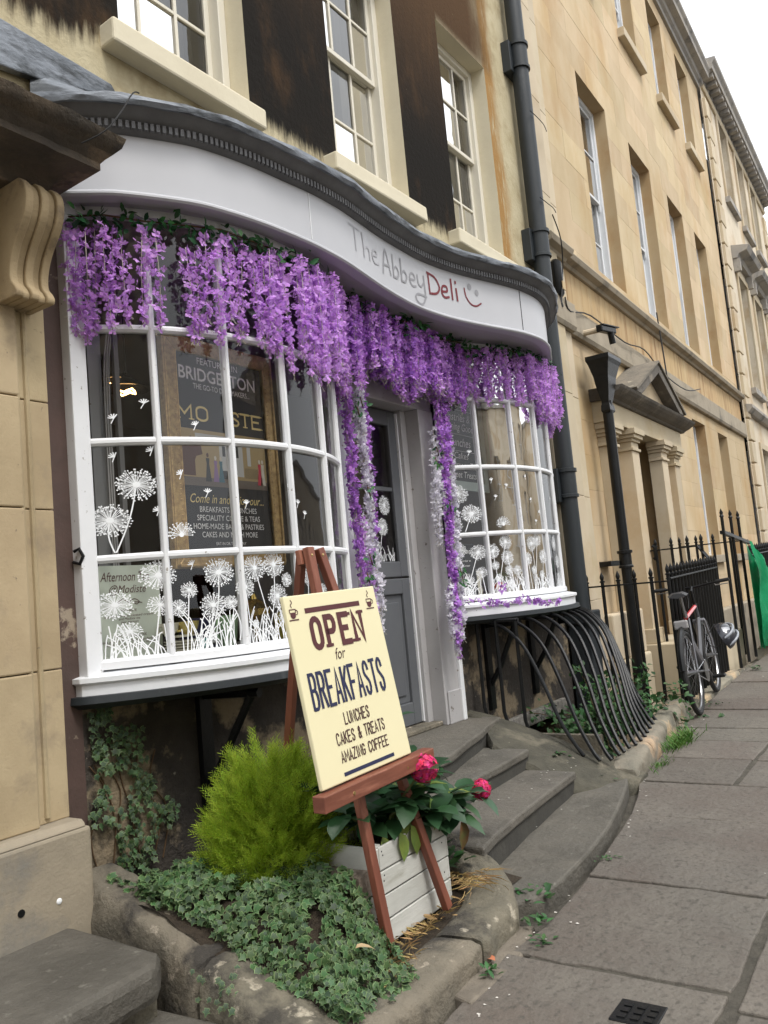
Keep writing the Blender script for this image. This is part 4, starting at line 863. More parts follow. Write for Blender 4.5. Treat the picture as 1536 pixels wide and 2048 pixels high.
for k in range(3): m.tube(catmull([(-.045 - k * .012, 0, .02), (-.045 - k * .012, 0, .9), (-.03 - k * .012, 0, 1.35), (.05 - k * .01, .02, 1.6), (.12, .05, 1.75)], 4), .004, 5)
m.build('cable', mat('cable_grey', (.35, .35, .35), rough=.5), rd, smooth=True)
fl = T('fairy_lights', 'string of unlit fairy lights hanging at the left edge of the left window', 'light string', (2.13, .09, 2.45)); m = MB(); pts = []
for k in range(26): pts.append((.015 * sin(k * 1.3) + .02 * sin(k * .31), .01 * cos(k * 1.7), -k * .05))
m.tube(pts, .0025, 4); 
for k in range(0, 26, 1): p = Vector(pts[k]); m.tube([p, p + Vector((random.uniform(-.035, .045), 0, random.uniform(-.01, .015)))], [.0015, .004], 4)
m.build('wire', mat('wire_brown', (.10, .085, .06), rough=.6), fl)
# pendant lamps deeper in the shop (lit)
BULB = emit_mat('warm_filament', (1, .55, .2), 9)
for i, (x, y, z, lb) in enumerate(((3.05, .9, 2.55, 'lit pendant lamp glowing behind the flowers of the left window'), (3.3, 1.3, 2.72, 'smaller lit pendant lamp further back in the left window'))):
    t = T('pendant_lamp', lb, 'lamp', (x, y, z)); MB().tube([(0, 0, .12), (0, 0, 3.02 - z)], .004, 5).build('cord', IRON, t)
    MB().lathe((0, 0, 0), [(.02, .13), (.03, .10), (.13, .04), (.135, .035), (.12, .035), (.03, .09)], 18).build('lamp_shade', IRON, t, smooth=True)
    m = MB(); m.tube([(.045 * cos(a), .045 * sin(a), .02 + .01 * sin(3 * a)) for a in [j * .5236 for j in range(12)]], .006, 6); m.build('bulb', BULB, t, smooth=True)
# ------- things inside the right window
def board(name, lab, x, y, z, w, h, frame, fr, lines, rz=0, cat='chalkboard'):
    t = T(name, lab, cat, (x, y, z), rz); m = MB()
    m.box(-w / 2, -.015, 0, -w / 2 + fr, .015, h).box(w / 2 - fr, -.015, 0, w / 2, .015, h).box(-w / 2 + fr, -.015, 0, w / 2 - fr, .015, fr).box(-w / 2 + fr, -.015, h - fr, w / 2 - fr, .015, h); m.build('frame', frame, t, bevel=.003)
    MB().box(-w / 2 + fr, -.004, fr, w / 2 - fr, .008, h - fr).build('slate', BLACK, t); f = lambda a, b, l=0: (a, -.0055 - l, b); m = MB()
    for (tx, zz_, ww, hh, sh) in lines:
        if tx == '-':
            vs, fs = ribbon2d([(-ww / 2, zz_), (ww / 2, zz_)], hh); lay(m, vs, fs, f, 0)
        else: put_text(m, tx, 0, zz_, ww, hh, f, shear=sh)
    m.build('chalk_lettering', CHALK, t); return t
board('chalkboard_menu', 'tall chalkboard menu in a mint frame at the left of the right window', 6.02, .40, 2.08, .86, .98, mat('mint_frame', (.42, .50, .47), rough=.5), .075,
      [('Breakfasts', .82, .46, .07, .3), ('& Brunches', .73, .46, .07, .3), ('-', .68, .5, .003, 0), ('Pastries &', .585, .42, .065, .3), ('Morning Goods', .505, .58, .065, .3), ('-', .47, .5, .003, 0), ('Lunches', .37, .36, .07, .3), ('-', .33, .5, .003, 0), ('Cakes', .265, .24, .055, .3), ('Afternoon Tea', .185, .5, .055, .3), ('Sweet Treats', .105, .46, .055, .3)])
board('chalkboard_menu', 'narrow chalkboard in a pink frame hanging in the right window', 6.86, .45, 2.33, .36, .56, mat('pink_frame', (.42, .20, .27), rough=.5), .045,
      [('QUICHES', .42, .20, .05, 0), ('& SALADS', .35, .21, .05, 0), ('-', .31, .2, .003, 0), ('-', .22, .2, .003, 0), ('PANINIS', .13, .20, .045, 0), ('BAGELS', .07, .19, .045, 0)])
board('allergy_notice', 'dark notice board with small print behind the lowest left pane of the right window', 5.25, .06, 1.20, .34, .40, BLACK, .012,
      [('CUSTOMERS', .33, .24, .025, 0), ('please order at', .27, .24, .016, 0), ('the counter', .235, .2, .016, 0), ('thank you', .17, .18, .02, .2), ('-', .14, .2, .002, 0), ('-', .10, .22, .002, 0), ('-', .07, .2, .002, 0)], cat='notice')
pt = T('potted_spider_plant', 'green spiky pot plant inside the right window', 'pot plant', (5.75, -.02, 1.20)); MB().lathe((0, 0, 0), [(0, 0), (.05, 0), (.065, .1), (.06, .1), (0, .09)], 14).build('plant_pot', CHI, pt, smooth=True); m = MB()
for k in range(34): a = random.uniform(0, 6.3); leaf(m, (0, 0, .09), (cos(a), sin(a), random.uniform(.4, 1.6)), (0, 0, 1), random.uniform(.16, .26), .016, droop=.5, seg=3)
m.build('leaves', BRAM, pt)
cr = T('red_tin', 'red and white tin standing in the right window', 'tin', (5.42, -.12, 1.20)); MB().lathe((0, 0, 0), [(0, 0), (.035, 0), (.035, .05)], 16).build('tin', mat('white_tin', (.7, .7, .7), rough=.4), cr, smooth=True); MB().lathe((0, 0, .05), [(.035, 0), (.035, .05), (0, .052)], 16).build('lid', mat('red_tin_paint', (.6, .03, .02), rough=.4), cr, smooth=True)
vs_ = T('white_vase', 'white ribbed vase at the middle of the right window', 'vase', (5.50, .12, 1.20)); MB().lathe((0, 0, 0), [(0, 0), (.05, 0), (.065, .05), (.055, .1), (.07, .16), (.075, .2), (.06, .2), (0, .18)], 18).build('vase', CHI, vs_, smooth=True)
bs2 = T('wall_speaker', 'small black speaker box on the wall seen through the right window', 'speaker', (6.93, .5, 1.98)); MB().box(-.06, -.06, 0, .0, .06, .13).build('box', BLACK, bs2, bevel=.006)

# ================================================================== STONE DOORWAY OF THE LEFT NEIGHBOUR
dw = T('stone_doorway', 'carved stone doorway of the neighbouring house with console bracket and heavy dark cornice', 'doorway')
zz0 = .60
for i, (a, b) in enumerate(((.6, 1.13), (1.134, 1.72), (1.724, 2.13), (2.134, 2.565))):    # pilaster, block by block
    m = MB(); m.box(1.15, -.10, a, 1.865, .3, b); m.build('stone_block', PIL, dw, bevel=.004)
    m = MB(); m.box(1.48, -.135, a, 1.725, -.101, b); m.build('stone_block', PIL, dw, bevel=.006)
for xb_ in (1.492, 1.735, 1.775):
    m = MB(); m.tube([(xb_, -.101 if xb_ > 1.73 else -.136, .62), (xb_, -.101 if xb_ > 1.73 else -.136, 2.56)], .011, 8); m.build('bead_moulding', PIL, dw, smooth=True)
m = MB(); m.box(1.15, -.16, .6, 1.46, -.101, 2.93); m.build('architrave', PIL, dw, bevel=.01)
m = MB(); m.box(1.47, -.128, 2.57, 1.70, -.101, 2.88); m.box(1.15, -.099, 2.57, 1.80, .3, 3.35); m.build('upper_block', PIL, dw, bevel=.006)
m = MB(); m.box(1.1, -.20, -.1, 1.882, .3, .575); m.prism([(-.20, .575), (-.17, .60), (.3, .60), (.3, .575)], 'x', 1.1, 1.87); rough_up(m, .003, 8); m.build('plinth', PLIN, dw, bevel=.012)
m = MB(); m.lathe((1.74, -.199, .36), [(0, -.006), (.008, -.004), (.011, 0)], 10, ax='y'); m.build('fixing_plug', WHITE, dw)
m = MB(); m.lathe((1.60, -.2, .37), [(0, -.002), (.013, -.002), (.013, 0)], 10, ax='y'); m.build('drill_hole', IRON, dw)
# console bracket: S scroll, fluted
prof = [(-.10 + (y + .10) * .86, 2.462 + (z - 2.53) * .92) for y, z in [(-.10, 2.985), (-.335, 2.985), (-.372, 2.95), (-.385, 2.90), (-.37, 2.84), (-.335, 2.79), (-.29, 2.74), (-.26, 2.69), (-.245, 2.64), (-.248, 2.60), (-.27, 2.575), (-.285, 2.55), (-.28, 2.53), (-.10, 2.53)]]
con = E('console_bracket', dw)
prof = catmull(prof[1:-1], 3); prof = [(-.10, prof[0][1])] + prof + [(-.10, prof[-1][1])]
for k in range(5):
    x0 = 1.655 + k * .031; ins = .0 if k % 2 == 0 else -.014
    m = MB(); m.prism([(y - ins if y < -.2 else y, z) for y, z in prof], 'x', x0, x0 + .0302); m.build('flute', mat('console_stone', (.40, .31, .185), (.30, .225, .13), ns=5, rough=.9, bump=.5, bs=60, bd=.005, c3=(.15, .115, .08), s3=5, lo=.52, hi=.66), con, smooth=False, bevel=.005)
# cornice with mouldings, returned at the right end
cp = [(y, z - .105) for y, z in [(-.26, 2.985), (-.28, 3.01), (-.30, 3.03), (-.37, 3.045), (-.44, 3.055), (-.44, 3.085), (-.455, 3.10), (-.475, 3.115), (-.505, 3.135), (-.515, 3.16), (-.52, 3.175), (-.40, 3.215), (.0, 3.26)]]
m = MB(); x_in = 1.99
def crow(x, dx): return [(x + dx * max(0, (-y - .26)) / .26 * .16, y, z) for y, z in cp]
rows = []
for i in range(24): x = .55 + (1.78 - .55) * i / 23; rows.append([(x, y, z) for y, z in cp])
rows.append([(1.78 + max(0, (-y - .26)) * .72, y, z) for y, z in cp])
rows.append([(1.78 + max(0, (-y - .26)) * .72, min(-.02, .0) if y > -1 else 0, z) for y, z in cp])
kk = len(cp); base = 0
for r in rows: m.v += r
for i in range(len(rows) - 1):
    for j in range(kk - 1): a = i * kk + j; m.f.append((a, a + 1, a + 1 + kk, a + kk)); m.m.append(1 if j >= 7 else 0)
m.add([(.55, -.26, 2.88), (1.78, -.26, 2.88), (1.78, .1, 2.88), (.55, .1, 2.88)], [(0, 1, 2, 3)])
bm_ = m; rough_up(m, .008, 18)
m.build('cornice', [mat('stained_cornice', (.12, .095, .07), (.06, .05, .04), ns=6, rough=.95, bump=.8, bs=45, bd=.01, c3=(.26, .185, .12), s3=3.5, lo=.52, hi=.66, st=(1, 1, 1.6)), BLACKSTONE], dw, smooth=True)
MB().box(.6, -.12, 3.2, 1.345, .3, 4.6).build('brown_boarding', mat('brown_boards', (.08, .04, .03), rough=.7), dw)
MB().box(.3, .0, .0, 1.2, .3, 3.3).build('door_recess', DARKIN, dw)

# ================================================================== BUILDINGS TO THE RIGHT
AZ = rad(1.35)
def ashlar(par, x0, x1, keys, ops, mt, blk=1.0, lim=290, gap=.0016):
    rows = []
    for a, b in zip(keys[:-1], keys[1:]):
        n = max(1, round((b - a) / .36)); rows += [(a + (b - a) * i / n, a + (b - a) * (i + 1) / n) for i in range(n)]
    boxes = []
    for ri, (za, zb) in enumerate(rows):
        iv = [(x0, x1)]
        for (a, b, c, d) in ops:
            if c < (za + zb) / 2 < d:
                new = []
                for (p, q) in iv:
                    if b <= p or a >= q: new.append((p, q))
                    else:
                        if a > p: new.append((p, a))
                        if b < q: new.append((b, q))
                iv = new
        for (p, q) in iv:
            x = p; off = (ri % 2) * blk * .5; cuts = [p]
            t = (math.floor((p - off) / blk) + 1) * blk + off
            while t < q - .12:
                if t > p + .12: cuts.append(t)
                t += blk
            cuts.append(q)
            for a, b in zip(cuts[:-1], cuts[1:]): boxes.append((a + gap / 2, b - gap / 2, za + gap / 2, zb - gap / 2))
    boxes.sort(key=lambda b: b[2] + b[0] * .3); cache = {}
    rest = MB()
    for i, (a, b, c, d) in enumerate(boxes):
        dy = random.uniform(-.0012, .0012)
        if i >= lim: rest.box(a, dy, c, b, .05, d); continue
        key = (round(b - a, 3), round(d - c, 3))
        if key not in cache:
            k = MB(); k.box(0, 0, 0, b - a, .05, d - c); cache[key] = k.mesh('stone_block', mt)
        O('stone_block', cache[key], par, (a, dy, c))
    if rest.v: rest.build('stone_blocks', mt, par, kind='stuff')
hA = T('terraced_house', 'honey coloured stone house with pedimented doorway and tall sash windows beside the black downpipe', 'house', (7.2, 0, 0), AZ)
FW = [(1.88, 2.95, 4.72, 7.15), (3.95, 5.0, 4.72, 7.15), (6.0, 7.0, 4.72, 7.15), (7.86, 8.8, 4.72, 7.15)]
TW = [(2.0, 2.95, 8.92, 10.72), (4.2, 5.2, 8.92, 10.72), (6.25, 7.2, 8.92, 10.72), (8.2, 9.15, 8.92, 10.72)]
GW = [(5.72, 6.62, 1.42, 3.5), (7.6, 8.4, 1.42, 3.5)]
DR = [(1.95, 3.15, .5, 2.84)]
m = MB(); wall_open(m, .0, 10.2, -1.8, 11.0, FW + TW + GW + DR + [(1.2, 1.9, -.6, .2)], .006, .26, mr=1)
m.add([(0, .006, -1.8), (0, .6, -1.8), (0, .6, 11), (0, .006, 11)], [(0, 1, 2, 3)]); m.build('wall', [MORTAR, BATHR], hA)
ashlar(hA, .56, 10.2, [-.3, .5, 1.42, 2.84, 3.5, 3.68], FW + TW + GW + DR, BATH, 1.15, 90)
ashlar(hA, .56, 10.2, [4.56, 4.72, 7.15, 8.92, 10.72, 10.98], FW + TW + GW + DR, BATH, 1.15, 200)
ashlar(hA, .56, 10.2, [3.98, 4.4], [], mat('streaked_stone', (.44, .30, .15), (.50, .38, .22), ns=7, rough=.9, bump=.3, bs=60, bd=.004, c3=(.28, .16, .07), s3=9, lo=.5, hi=.68, st=(1, 1, .12), rnd=.06), 1.15, 20)
for b_, (sx0, sx1) in enumerate(((.0, .30), (.34, .555))):                # flat pilaster strips at the party line
    for k in range(12):
        if -.3 + k * .98 < 10.9: m = MB(); m.box(sx0, -.075 + b_ * .035, -.9 + k * .98, sx1, .02, -.9 + (k + 1) * .98 - .004); m.build('pilaster_block', BATHL, hA, bevel=.003, seg=1)
def molding(name, x0, x1, prof, mt=BATHL, par=hA, caps=True):
    m = MB(); m.prism(prof, 'x', x0, x1); return m.build(name, mt, par, bevel=.003, seg=1)
COUR = mat('string_stone', (.36, .31, .235), (.28, .24, .18), ns=3, rough=.9, bump=.4, bs=50, bd=.006, c3=(.17, .15, .12), s3=3, lo=.55, hi=.7)
for a, b in ((.0, .555), (.56, 10.2)):
    q = -.04 if a == 0 else 0
    molding('string_course', a + (0 if a == 0 else 0), b, [(.02, 4.4), (q - .03, 4.4), (q - .05, 4.43), (q - .11, 4.45), (q - .13, 4.5), (q - .11, 4.53), (q + 0, 4.56), (.02, 4.56)], COUR)
    molding('band_course', a, b, [(.02, 3.68), (q - .05, 3.68), (q - .07, 3.72), (q - .07, 3.95), (q - .02, 3.98), (.02, 3.98)], COUR)
for (a, b, c, d) in FW: sash(hA, a, b, c, d, .17, 2, 2, WFR, curtain=[(0, 1)], glass=GLASS_UP, horns=True)
for (a, b, c, d) in TW:
    w = sash(hA, a, b, c, d, .17, 2, 2, WFR, curtain=[(0, 1)], glass=GLASS_UP, horns=True); MB().box(a - .08, -.10, c - .14, b + .08, .02, c - .004).build('window_sill', BATHL, w, bevel=.008)
for (a, b, c, d) in GW:
    w = sash(hA, a, b, c, d, .17, 2, 2, WFR, curtain=[(0, 1)], glass=GLASS_UP, horns=True); MB().box(a - .08, -.08, c - .12, b + .08, .02, c - .004).build('window_sill', COUR, w, bevel=.008)
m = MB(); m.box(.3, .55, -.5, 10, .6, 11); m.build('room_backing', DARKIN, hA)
# eaves cornice and parapet
COR = mat('cornice_stone', (.30, .285, .27), (.38, .345, .29), ns=4, rough=.9, bump=.5, bs=30, c3=(.17, .165, .16), s3=2.5, lo=.52, hi=.66)  # lightened and greyed, distance haze put into the stone colour
molding('eaves_cornice', .0, 10.3, [(.02, 10.98), (-.05, 10.98), (-.06, 11.04), (-.11, 11.07), (-.13, 11.12), (-.24, 11.15), (-.25, 11.23), (-.29, 11.28), (-.30, 11.32), (.1, 11.37), (.1, 10.98)], COR)
for k in range(11): MB().box(k * .95, -.04, 11.37, k * .95 + .945, .25, 11.62 + random.uniform(-.01, .01)).build('parapet_stone', COR, hA, bevel=.01)
molding('parapet_coping', .0, 10.3, [(-.10, 11.64), (-.10, 11.70), (.3, 11.73), (.3, 11.64)], COR)
PEDM = mat('sooty_pediment', (.15, .135, .115), (.10, .09, .078), ns=6, rough=.95, bump=.6, bs=40, c3=(.24, .21, .17), s3=4, lo=.55, hi=.68)
# pedimented door surround
ds = E('door_surround', hA); ZP = 3.07
m = MB(); m.box(1.04, -.16, 2.84, 4.12, .0, 3.06); m.build('entablature', BATHL, ds, bevel=.006)
for (x, pr) in ((1.12, .15), (1.76, .19), (3.0, .19), (3.78, .15)):
    p = E('pilaster', ds) if False else None
    m = MB(); m.box(x, -pr + .03, .5, x + .26, 0, 2.60); m.build('pilaster_shaft', BATHL, ds, bevel=.006)
    m = MB(); m.box(x - .02, -pr + .01, 2.60, x + .28, 0, 2.63).box(x, -pr + .03, 2.631, x + .26, 0, 2.70).box(x - .02, -pr + .01, 2.701, x + .28, 0, 2.735).box(x - .04, -pr - .02, 2.736, x + .30, 0, 2.775).box(x - .06, -pr - .04, 2.776, x + .32, 0, 2.838); m.build('pilaster_capital', BATHL, ds, bevel=.004)
    m = MB(); m.box(x - .03, -pr, .5, x + .29, 0, .66); m.build('pilaster_base', BATHL, ds, bevel=.008)
m = MB(); m.prism([(.0, 3.06), (-.19, 3.06), (-.21, 3.08), (-.26, 3.10), (-.31, 3.13), (-.34, 3.155), (-.355, 3.18), (0, 3.19)], 'x', 1.0, 4.22); m.build('door_cornice', PEDM, ds, bevel=.004)
# pediment above the middle bay: raking cornices and stone slab roof
xa, xb, xc, za, zc = 1.5, 3.6, 2.55, 3.185, 3.68
for s, xe in ((1, xa), (-1, xb)):
    m = MB(); dx = xc - xe; L_ = sqrt(dx * dx + (zc - za) ** 2); nx_, nz_v = -(zc - za) / L_ * (1 if dx > 0 else -1), abs(dx) / L_
    m.prism([(xe, za), (xc, zc), (xc, zc - .12), (xe + (.22 if dx > 0 else -.22), za)], 'y', -.355, -.002); m.build('raking_cornice', PEDM, ds, bevel=.006)
    m = MB(); m.prism([(xe - s * .02, za + .008), (xc + s*0, zc + .008), (xc, zc + .03), (xe - s * .05, za + .03)], 'y', -.375, -.0); m.build('pediment_slab', mat('lichen_slab', (.22, .19, .15), (.15, .135, .11), ns=7, rough=.95, bump=.9, bs=40, c3=(.36, .32, .25), s3=9, lo=.6, hi=.68), ds)
m = MB(); m.prism([(xa + .2, za + .001), (xb - .2, za + .001), (xc, zc - .13)], 'y', -.22, -.001); m.build('tympanum', BATHL, ds)
dd = MB(); dd.box(1.95, .26, .5, 3.15, .32, 2.84); dd.build('front_door', mat('dark_door', (.03, .03, .035), rough=.4), hA)
MB().box(1.7, -.75, -1.8, 3.35, -.0, .5).build('door_step', BATHL, hA, bevel=.01)
m = MB(); m.tube([(1.99, -.19, 1.55), (1.99, -.215, 1.53), (1.99, -.215, 1.42), (1.99, -.19, 1.40)], .022, 8); m.build('bell_pull', IRON, hA, smooth=True)
for z, w in ((.9, .13), (.45, .17), (.0, .22)): MB().box(.56, -w, z - .45, 1.55, -.01, z).build('plinth_course', BATHL, hA, bevel=.02)
MB().box(3.5, -.14, -.5, 10.2, -.01, .62).build('plinth_course', COUR, hA, bevel=.02)

hB = T('far_stone_house', 'further pale stone house with quoins, hooded windows and a deep dentilled eaves cornice', 'house', (7.2, 0, 0), AZ)
W3 = [(11.75, 12.75, 9.15, 11.0), (13.75, 14.75, 9.15, 11.0), (15.7, 16.6, 9.15, 11.0)]
W2 = [(11.7, 12.8, 4.9, 7.4), (13.7, 14.8, 4.9, 7.4), (15.6, 16.7, 4.9, 7.4)]
W1 = [(11.7, 12.8, 1.2, 3.6), (13.7, 14.8, 1.2, 3.6), (15.6, 16.7, 1.2, 3.6)]
m = MB(); wall_open(m, 10.2, 18.2, -1.8, 11.2, W1 + W2 + W3, -.06, .22); m.add([(18.2, -.06, -1.8), (18.2, 1, -1.8), (18.2, 1, 11.2), (18.2, -.06, 11.2)], [(0, 1, 2, 3)])
m.build('wall', mat('far_pale_stone', (.62, .54, .42), (.54, .47, .36), ns=1.6, rough=.9, bump=.2, bs=40, c3=(.44, .31, .17), s3=.8, lo=.5, hi=.7), hB)  # paler than the nearer stone, haze put into its colour
for i in range(25):
    z = -.4 + i * .45; w = .52 if i % 2 else .36; MB().box(10.3, -.12, z, 10.3 + w, -.02, z + .44 - .03).build('quoin', BATHL, hB, bevel=.012); MB().box(17.95 - w + .2, -.12, z, 18.2, -.02, z + .41).build('quoin', BATHL, hB, bevel=.012)
for (a, b, c, d) in W1 + W2 + W3:
    w = sash(hB, a, b, c, d, .12, 2, 2, WFR, glass=GLASS_UP)
    m = MB(); t = .13; m.box(a - t, -.10, c, a - .001, -.061, d + t).box(b + .001, -.10, c, b + t, -.061, d + t).box(a - .001, -.10, d + .001, b + .001, -.061, d + t); m.build('architrave', BATHL, w, bevel=.006)
    MB().box(a - .16, -.16, c - .13, b + .16, -.061, c - .002).build('window_sill', COR, w, bevel=.006)
for (a, b, c, d) in W2:
    m = MB(); m.prism([(-.061, d + .30), (-.16, d + .30), (-.20, d + .38), (-.36, d + .42), (-.42, d + .52), (-.061, d + .60)], 'x', a - .28, b + .28); m.box(a - .25, -.2, d + .02, a - .13, -.062, d + .3).box(b + .13, -.2, d + .02, b + .25, -.062, d + .3); m.build('window_hood', COR, hB, bevel=.006)
molding('string_course', 10.3, 18.2, [(-.05, 4.2), (-.14, 4.2), (-.22, 4.28), (-.22, 4.34), (-.05, 4.38)], COR, hB); molding('architrave_band', 10.3, 18.2, [(-.05, 11.02), (-.10, 11.02), (-.13, 11.08), (-.05, 11.12)], BATHL, hB)
molding('eaves_cornice', 10.2, 18.3, [(.0, 11.13), (-.10, 11.13), (-.12, 11.26), (-.34, 11.29), (-.35, 11.40), (-.41, 11.46), (-.42, 11.52), (.3, 11.6), (.3, 11.13)], COR, hB)
mod = MB().box(0, -.31, 11.19, .14, -.121, 11.285).mesh('modillion', COR)
for k in range(24): O('modillion', mod, hB, (10.35 + k * .33, 0, 0))
MB().box(10.25, .5, -.5, 18.1, .55, 11).build('room_backing', DARKIN, hB)
MB().box(10.3, -.2, -1.8, 18.2, -.061, .7).build('plinth', COUR, hB, bevel=.02)

hC = T('distant_house', 'distant pale terrace house closing the street at the right edge', 'house', (7.2, .15, 0), AZ)
WC = [(19.4 + k * 1.9, 20.3 + k * 1.9, z0, z1) for k in range(7) for z0, z1 in ((1.4, 3.4), (4.7, 6.9), (7.8, 9.2))]
m = MB(); wall_open(m, 18.25, 34, -1.8, 10, WC, 0, .2); m.build('wall', MATS['far_pale_stone'], hC)
for (a, b, c, d) in WC: sash(hC, a, b, c, d, .12, 2, 2, WFR, glass=GLASS_UP)
molding('eaves_cornice', 18.25, 34, [(.0, 10), (-.2, 10), (-.45, 10.2), (-.45, 10.35), (.3, 10.4), (.3, 10)], COR, hC)
MB().box(18.3, .5, -.5, 34, .55, 10).build('room_backing', DARKIN, hC)
# houses across the square (seen in the panes)
def across(x0, x1, y, h, lab, nwin):
    t = T('house_across', lab, 'house', (0, 0, 0)); ops = []
    for k in range(nwin):
        cx = x0 + (x1 - x0) * (k + .5) / nwin
        for z0 in (1.2, 4.4, 7.2):
            if z0 + 2 < h: ops.append((cx - .5, cx + .5, z0, z0 + 1.9))
    m = MB(); m.box(x0, y - 6, -2, x1, y - .3, h); nb = len(m.v); q = MB(); wall_open(q, x0, x1, -2, h, ops, 0, .2)
    m.add([(a, y - b, c) for a, b, c in q.v], q.f); m.build('wall', MATS['far_pale_stone'], t)
    g = MB()
    for a, b, c, d in ops:
        for xx_ in (a, (a + b) / 2 - .02, b - .04): g.box(xx_, y - .2, c, xx_ + .04, y - .14, d)
        for z_ in (c, (c + d) / 2 - .02, d - .04): g.box(a, y - .19, z_, b, y - .15, z_ + .04)
    g.build('window_frames', WFR, t)
    MB().box(x0 - .1, y - 6, h, x1 + .1, y + .3, h + .3).build('cornice', COR, t)
across(-22, -1.5, -8.5, 9.5, 'near stone house across the street, behind the viewpoint', 7)
across(3, 17, -25, 8.2, 'lower pale stone house across the square', 6); across(17.2, 34, -24, 10, 'taller stone house across the square to the right', 7)
across(34.3, 60, -20, 9, 'long stone house far across the square', 9)

# ================================================================== PIPES, CABLES, CAMERA
def downpipe(t, x, y, z0, z1, r, joints, par_name='pipe'):
    MB().tube([(x, y, z0), (x, y, z1)], r, 18, cap=True).build('pipe', PIPE, t, smooth=True)
    for z in joints:
        m = MB(); m.lathe((x, y, z), [(r, -.13), (r + .018, -.13), (r + .018, -.105), (r + .008, -.10), (r + .008, .09), (r + .022, .095), (r + .022, .125), (r, .13)], 18); m.build('socket', PIPE, t, smooth=True)
        MB().box(x - r * 1.75, y + r * .35, z - .17, x + r * 1.55, -.0, z + .13).build('bracket', PIPE, t, bevel=.006)
p1 = T('large_downpipe', 'large black cast iron downpipe running full height beside the shop', 'downpipe', (6.98, 0, 0))
downpipe(p1, 0, -.112, .98, 9.2, .078, (2.12, 4.33, 6.15)); m = MB(); m.box(-.14, -.24, .88, .12, -.0, .99); m.box(-.12, -.22, -.6, .10, -.02, .88); m.build('pipe_shoe', PIPE, p1, bevel=.012)
p2 = T('hopper_downpipe', 'slender black downpipe with flared hopper head beside the pedimented doorway', 'downpipe', (8.06, -.0, 0))
MB().tube([(0, -.20, -.8), (0, -.20, 3.0)], .052, 14).build('pipe', IRON, p2, smooth=True)
m = MB(); pr_h = [(.06, 2.88), (.075, 2.90), (.07, 2.95), (.055, 2.98), (.085, 3.08), (.11, 3.18), (.12, 3.24), (.165, 3.36), (.19, 3.40), (.19, 3.44)]
for (r0, z0), (r1, z1) in zip(pr_h[:-1], pr_h[1:]):
    m.add([(-r0, -.20 - r0 * .7, z0), (r0, -.20 - r0 * .7, z0), (r0, -.20 + r0 * .55, z0), (-r0, -.20 + r0 * .55, z0), (-r1, -.20 - r1 * .7, z1), (r1, -.20 - r1 * .7, z1), (r1, -.20 + r1 * .55, z1), (-r1, -.20 + r1 * .55, z1)], [(0, 1, 5, 4), (1, 2, 6, 5), (2, 3, 7, 6), (3, 0, 4, 7)])
m.build('hopper_head', IRON, p2)
MB().lathe((0, -.20, 1.42), [(.052, -.09), (.07, -.09), (.07, -.07), (.06, -.06), (.06, .05), (.075, .055), (.075, .08), (.052, .085)], 14).build('socket', IRON, p2, smooth=True); MB().box(-.14, -.10, 1.36, .12, .05, 1.41).build('bracket', IRON, p2)
cc = T('security_camera', 'small black security camera on a pale bracket arm above the hopper', 'camera', (8.05, -.0, 3.74), rz=0)
m = MB(); m.tube([(0, .03, 0), (.06, -.22, .01)], .03, 10); m.build('bracket_arm', BATHL, cc, smooth=True)
m = MB(); m.beam((-.02, -.22, -.0), (.28, -.27, .02), .07, .065); m.build('camera_body', IRON, cc, bevel=.012); m = MB(); m.tube([(.2, -.26, 0), (.23, -.265, -.12)], .032, 10); m.beam((.0, -.225, .04), (.33, -.28, .06), .085, .010); m.build('hood', IRON, cc)
jb = T('junction_box', 'black cable junction box hanging on the wall right of the large downpipe', 'box', (7.36, -.09, 3.94)); m = MB(); m.tube([(0, 0, 0), (0, 0, .02), (0, 0, .33), (0, 0, .36)], [.05, .062, .062, .03], 12); m.build('casing', IRON, jb, smooth=True); MB().box(-.03, -.068, .05, .04, -.06, .13).build('paper_tag', mat('old_tag', (.5, .38, .22), rough=.8), jb)
MB().tube([(0, 0, .0), (.03, -.01, -.10)], .02, 6).build('gland', IRON, jb)
CAB = mat('black_cable', (.02, .02, .02), rough=.6)
def cable(lab, pts, r=.006): t = T('wall_cable', lab, 'cable'); MB().tube(catmull(pts, 4), r, 5).build('cable', CAB, t, smooth=True)
cable('thin black cable sagging from the junction box past the large downpipe', [(7.1, -.22, 4.62), (7.3, -.2, 4.45), (7.42, -.14, 4.2), (7.3, -.15, 3.95), (7.18, -.18, 3.8)])
cable('black cable looping along the wall above the pediment', [(7.45, -.12, 3.95), (7.6, -.10, 3.85), (8.3, -.06, 3.98), (9.4, -.05, 3.92), (10.2, -.04, 3.99), (11.0, -.02, 3.84), (12.2, 0, 3.80), (13.2, .02, 3.97)], .008)
cable('dark cable dropping down the wall right of the pediment to the railing', [(11.15, .0, 4.7), (11.18, -.02, 3.9), (11.2, -.02, 3.2), (11.3, -.0, 2.2), (11.28, -.0, 1.2)], .01)
cable('twisted wire poking up from the left cornice over the sign board', [(1.97, -.60, 3.215), (1.94, -.60, 3.20), (1.88, -.60, 3.10), (1.82, -.58, 3.01), (1.78, -.5, 2.98)], .0028)
for i, (x, z) in enumerate(((7.05, 5.55), (7.05, 4.72))):
    cable('thin wire tie sticking out from the %s of the large downpipe' % ('upper part' if i == 0 else 'part above the junction box'), [(x - .16, -.2, z), (x, -.21, z - .01), (x + .2, -.18, z + .03), (x + .42, -.12, z + .08)], .004)
ik = T('iron_hook', 'rusty iron hook in the peeling strip left of the left bow window', 'hook', (2.0, -.01, 1.55)); MB().tube([(0, 0, -.02), (0, -.04, -.03), (.01, -.05, 0), (0, -.04, .03), (-.01, -.02, .02)], .007, 6).build('hook', IRON, ik, smooth=True)

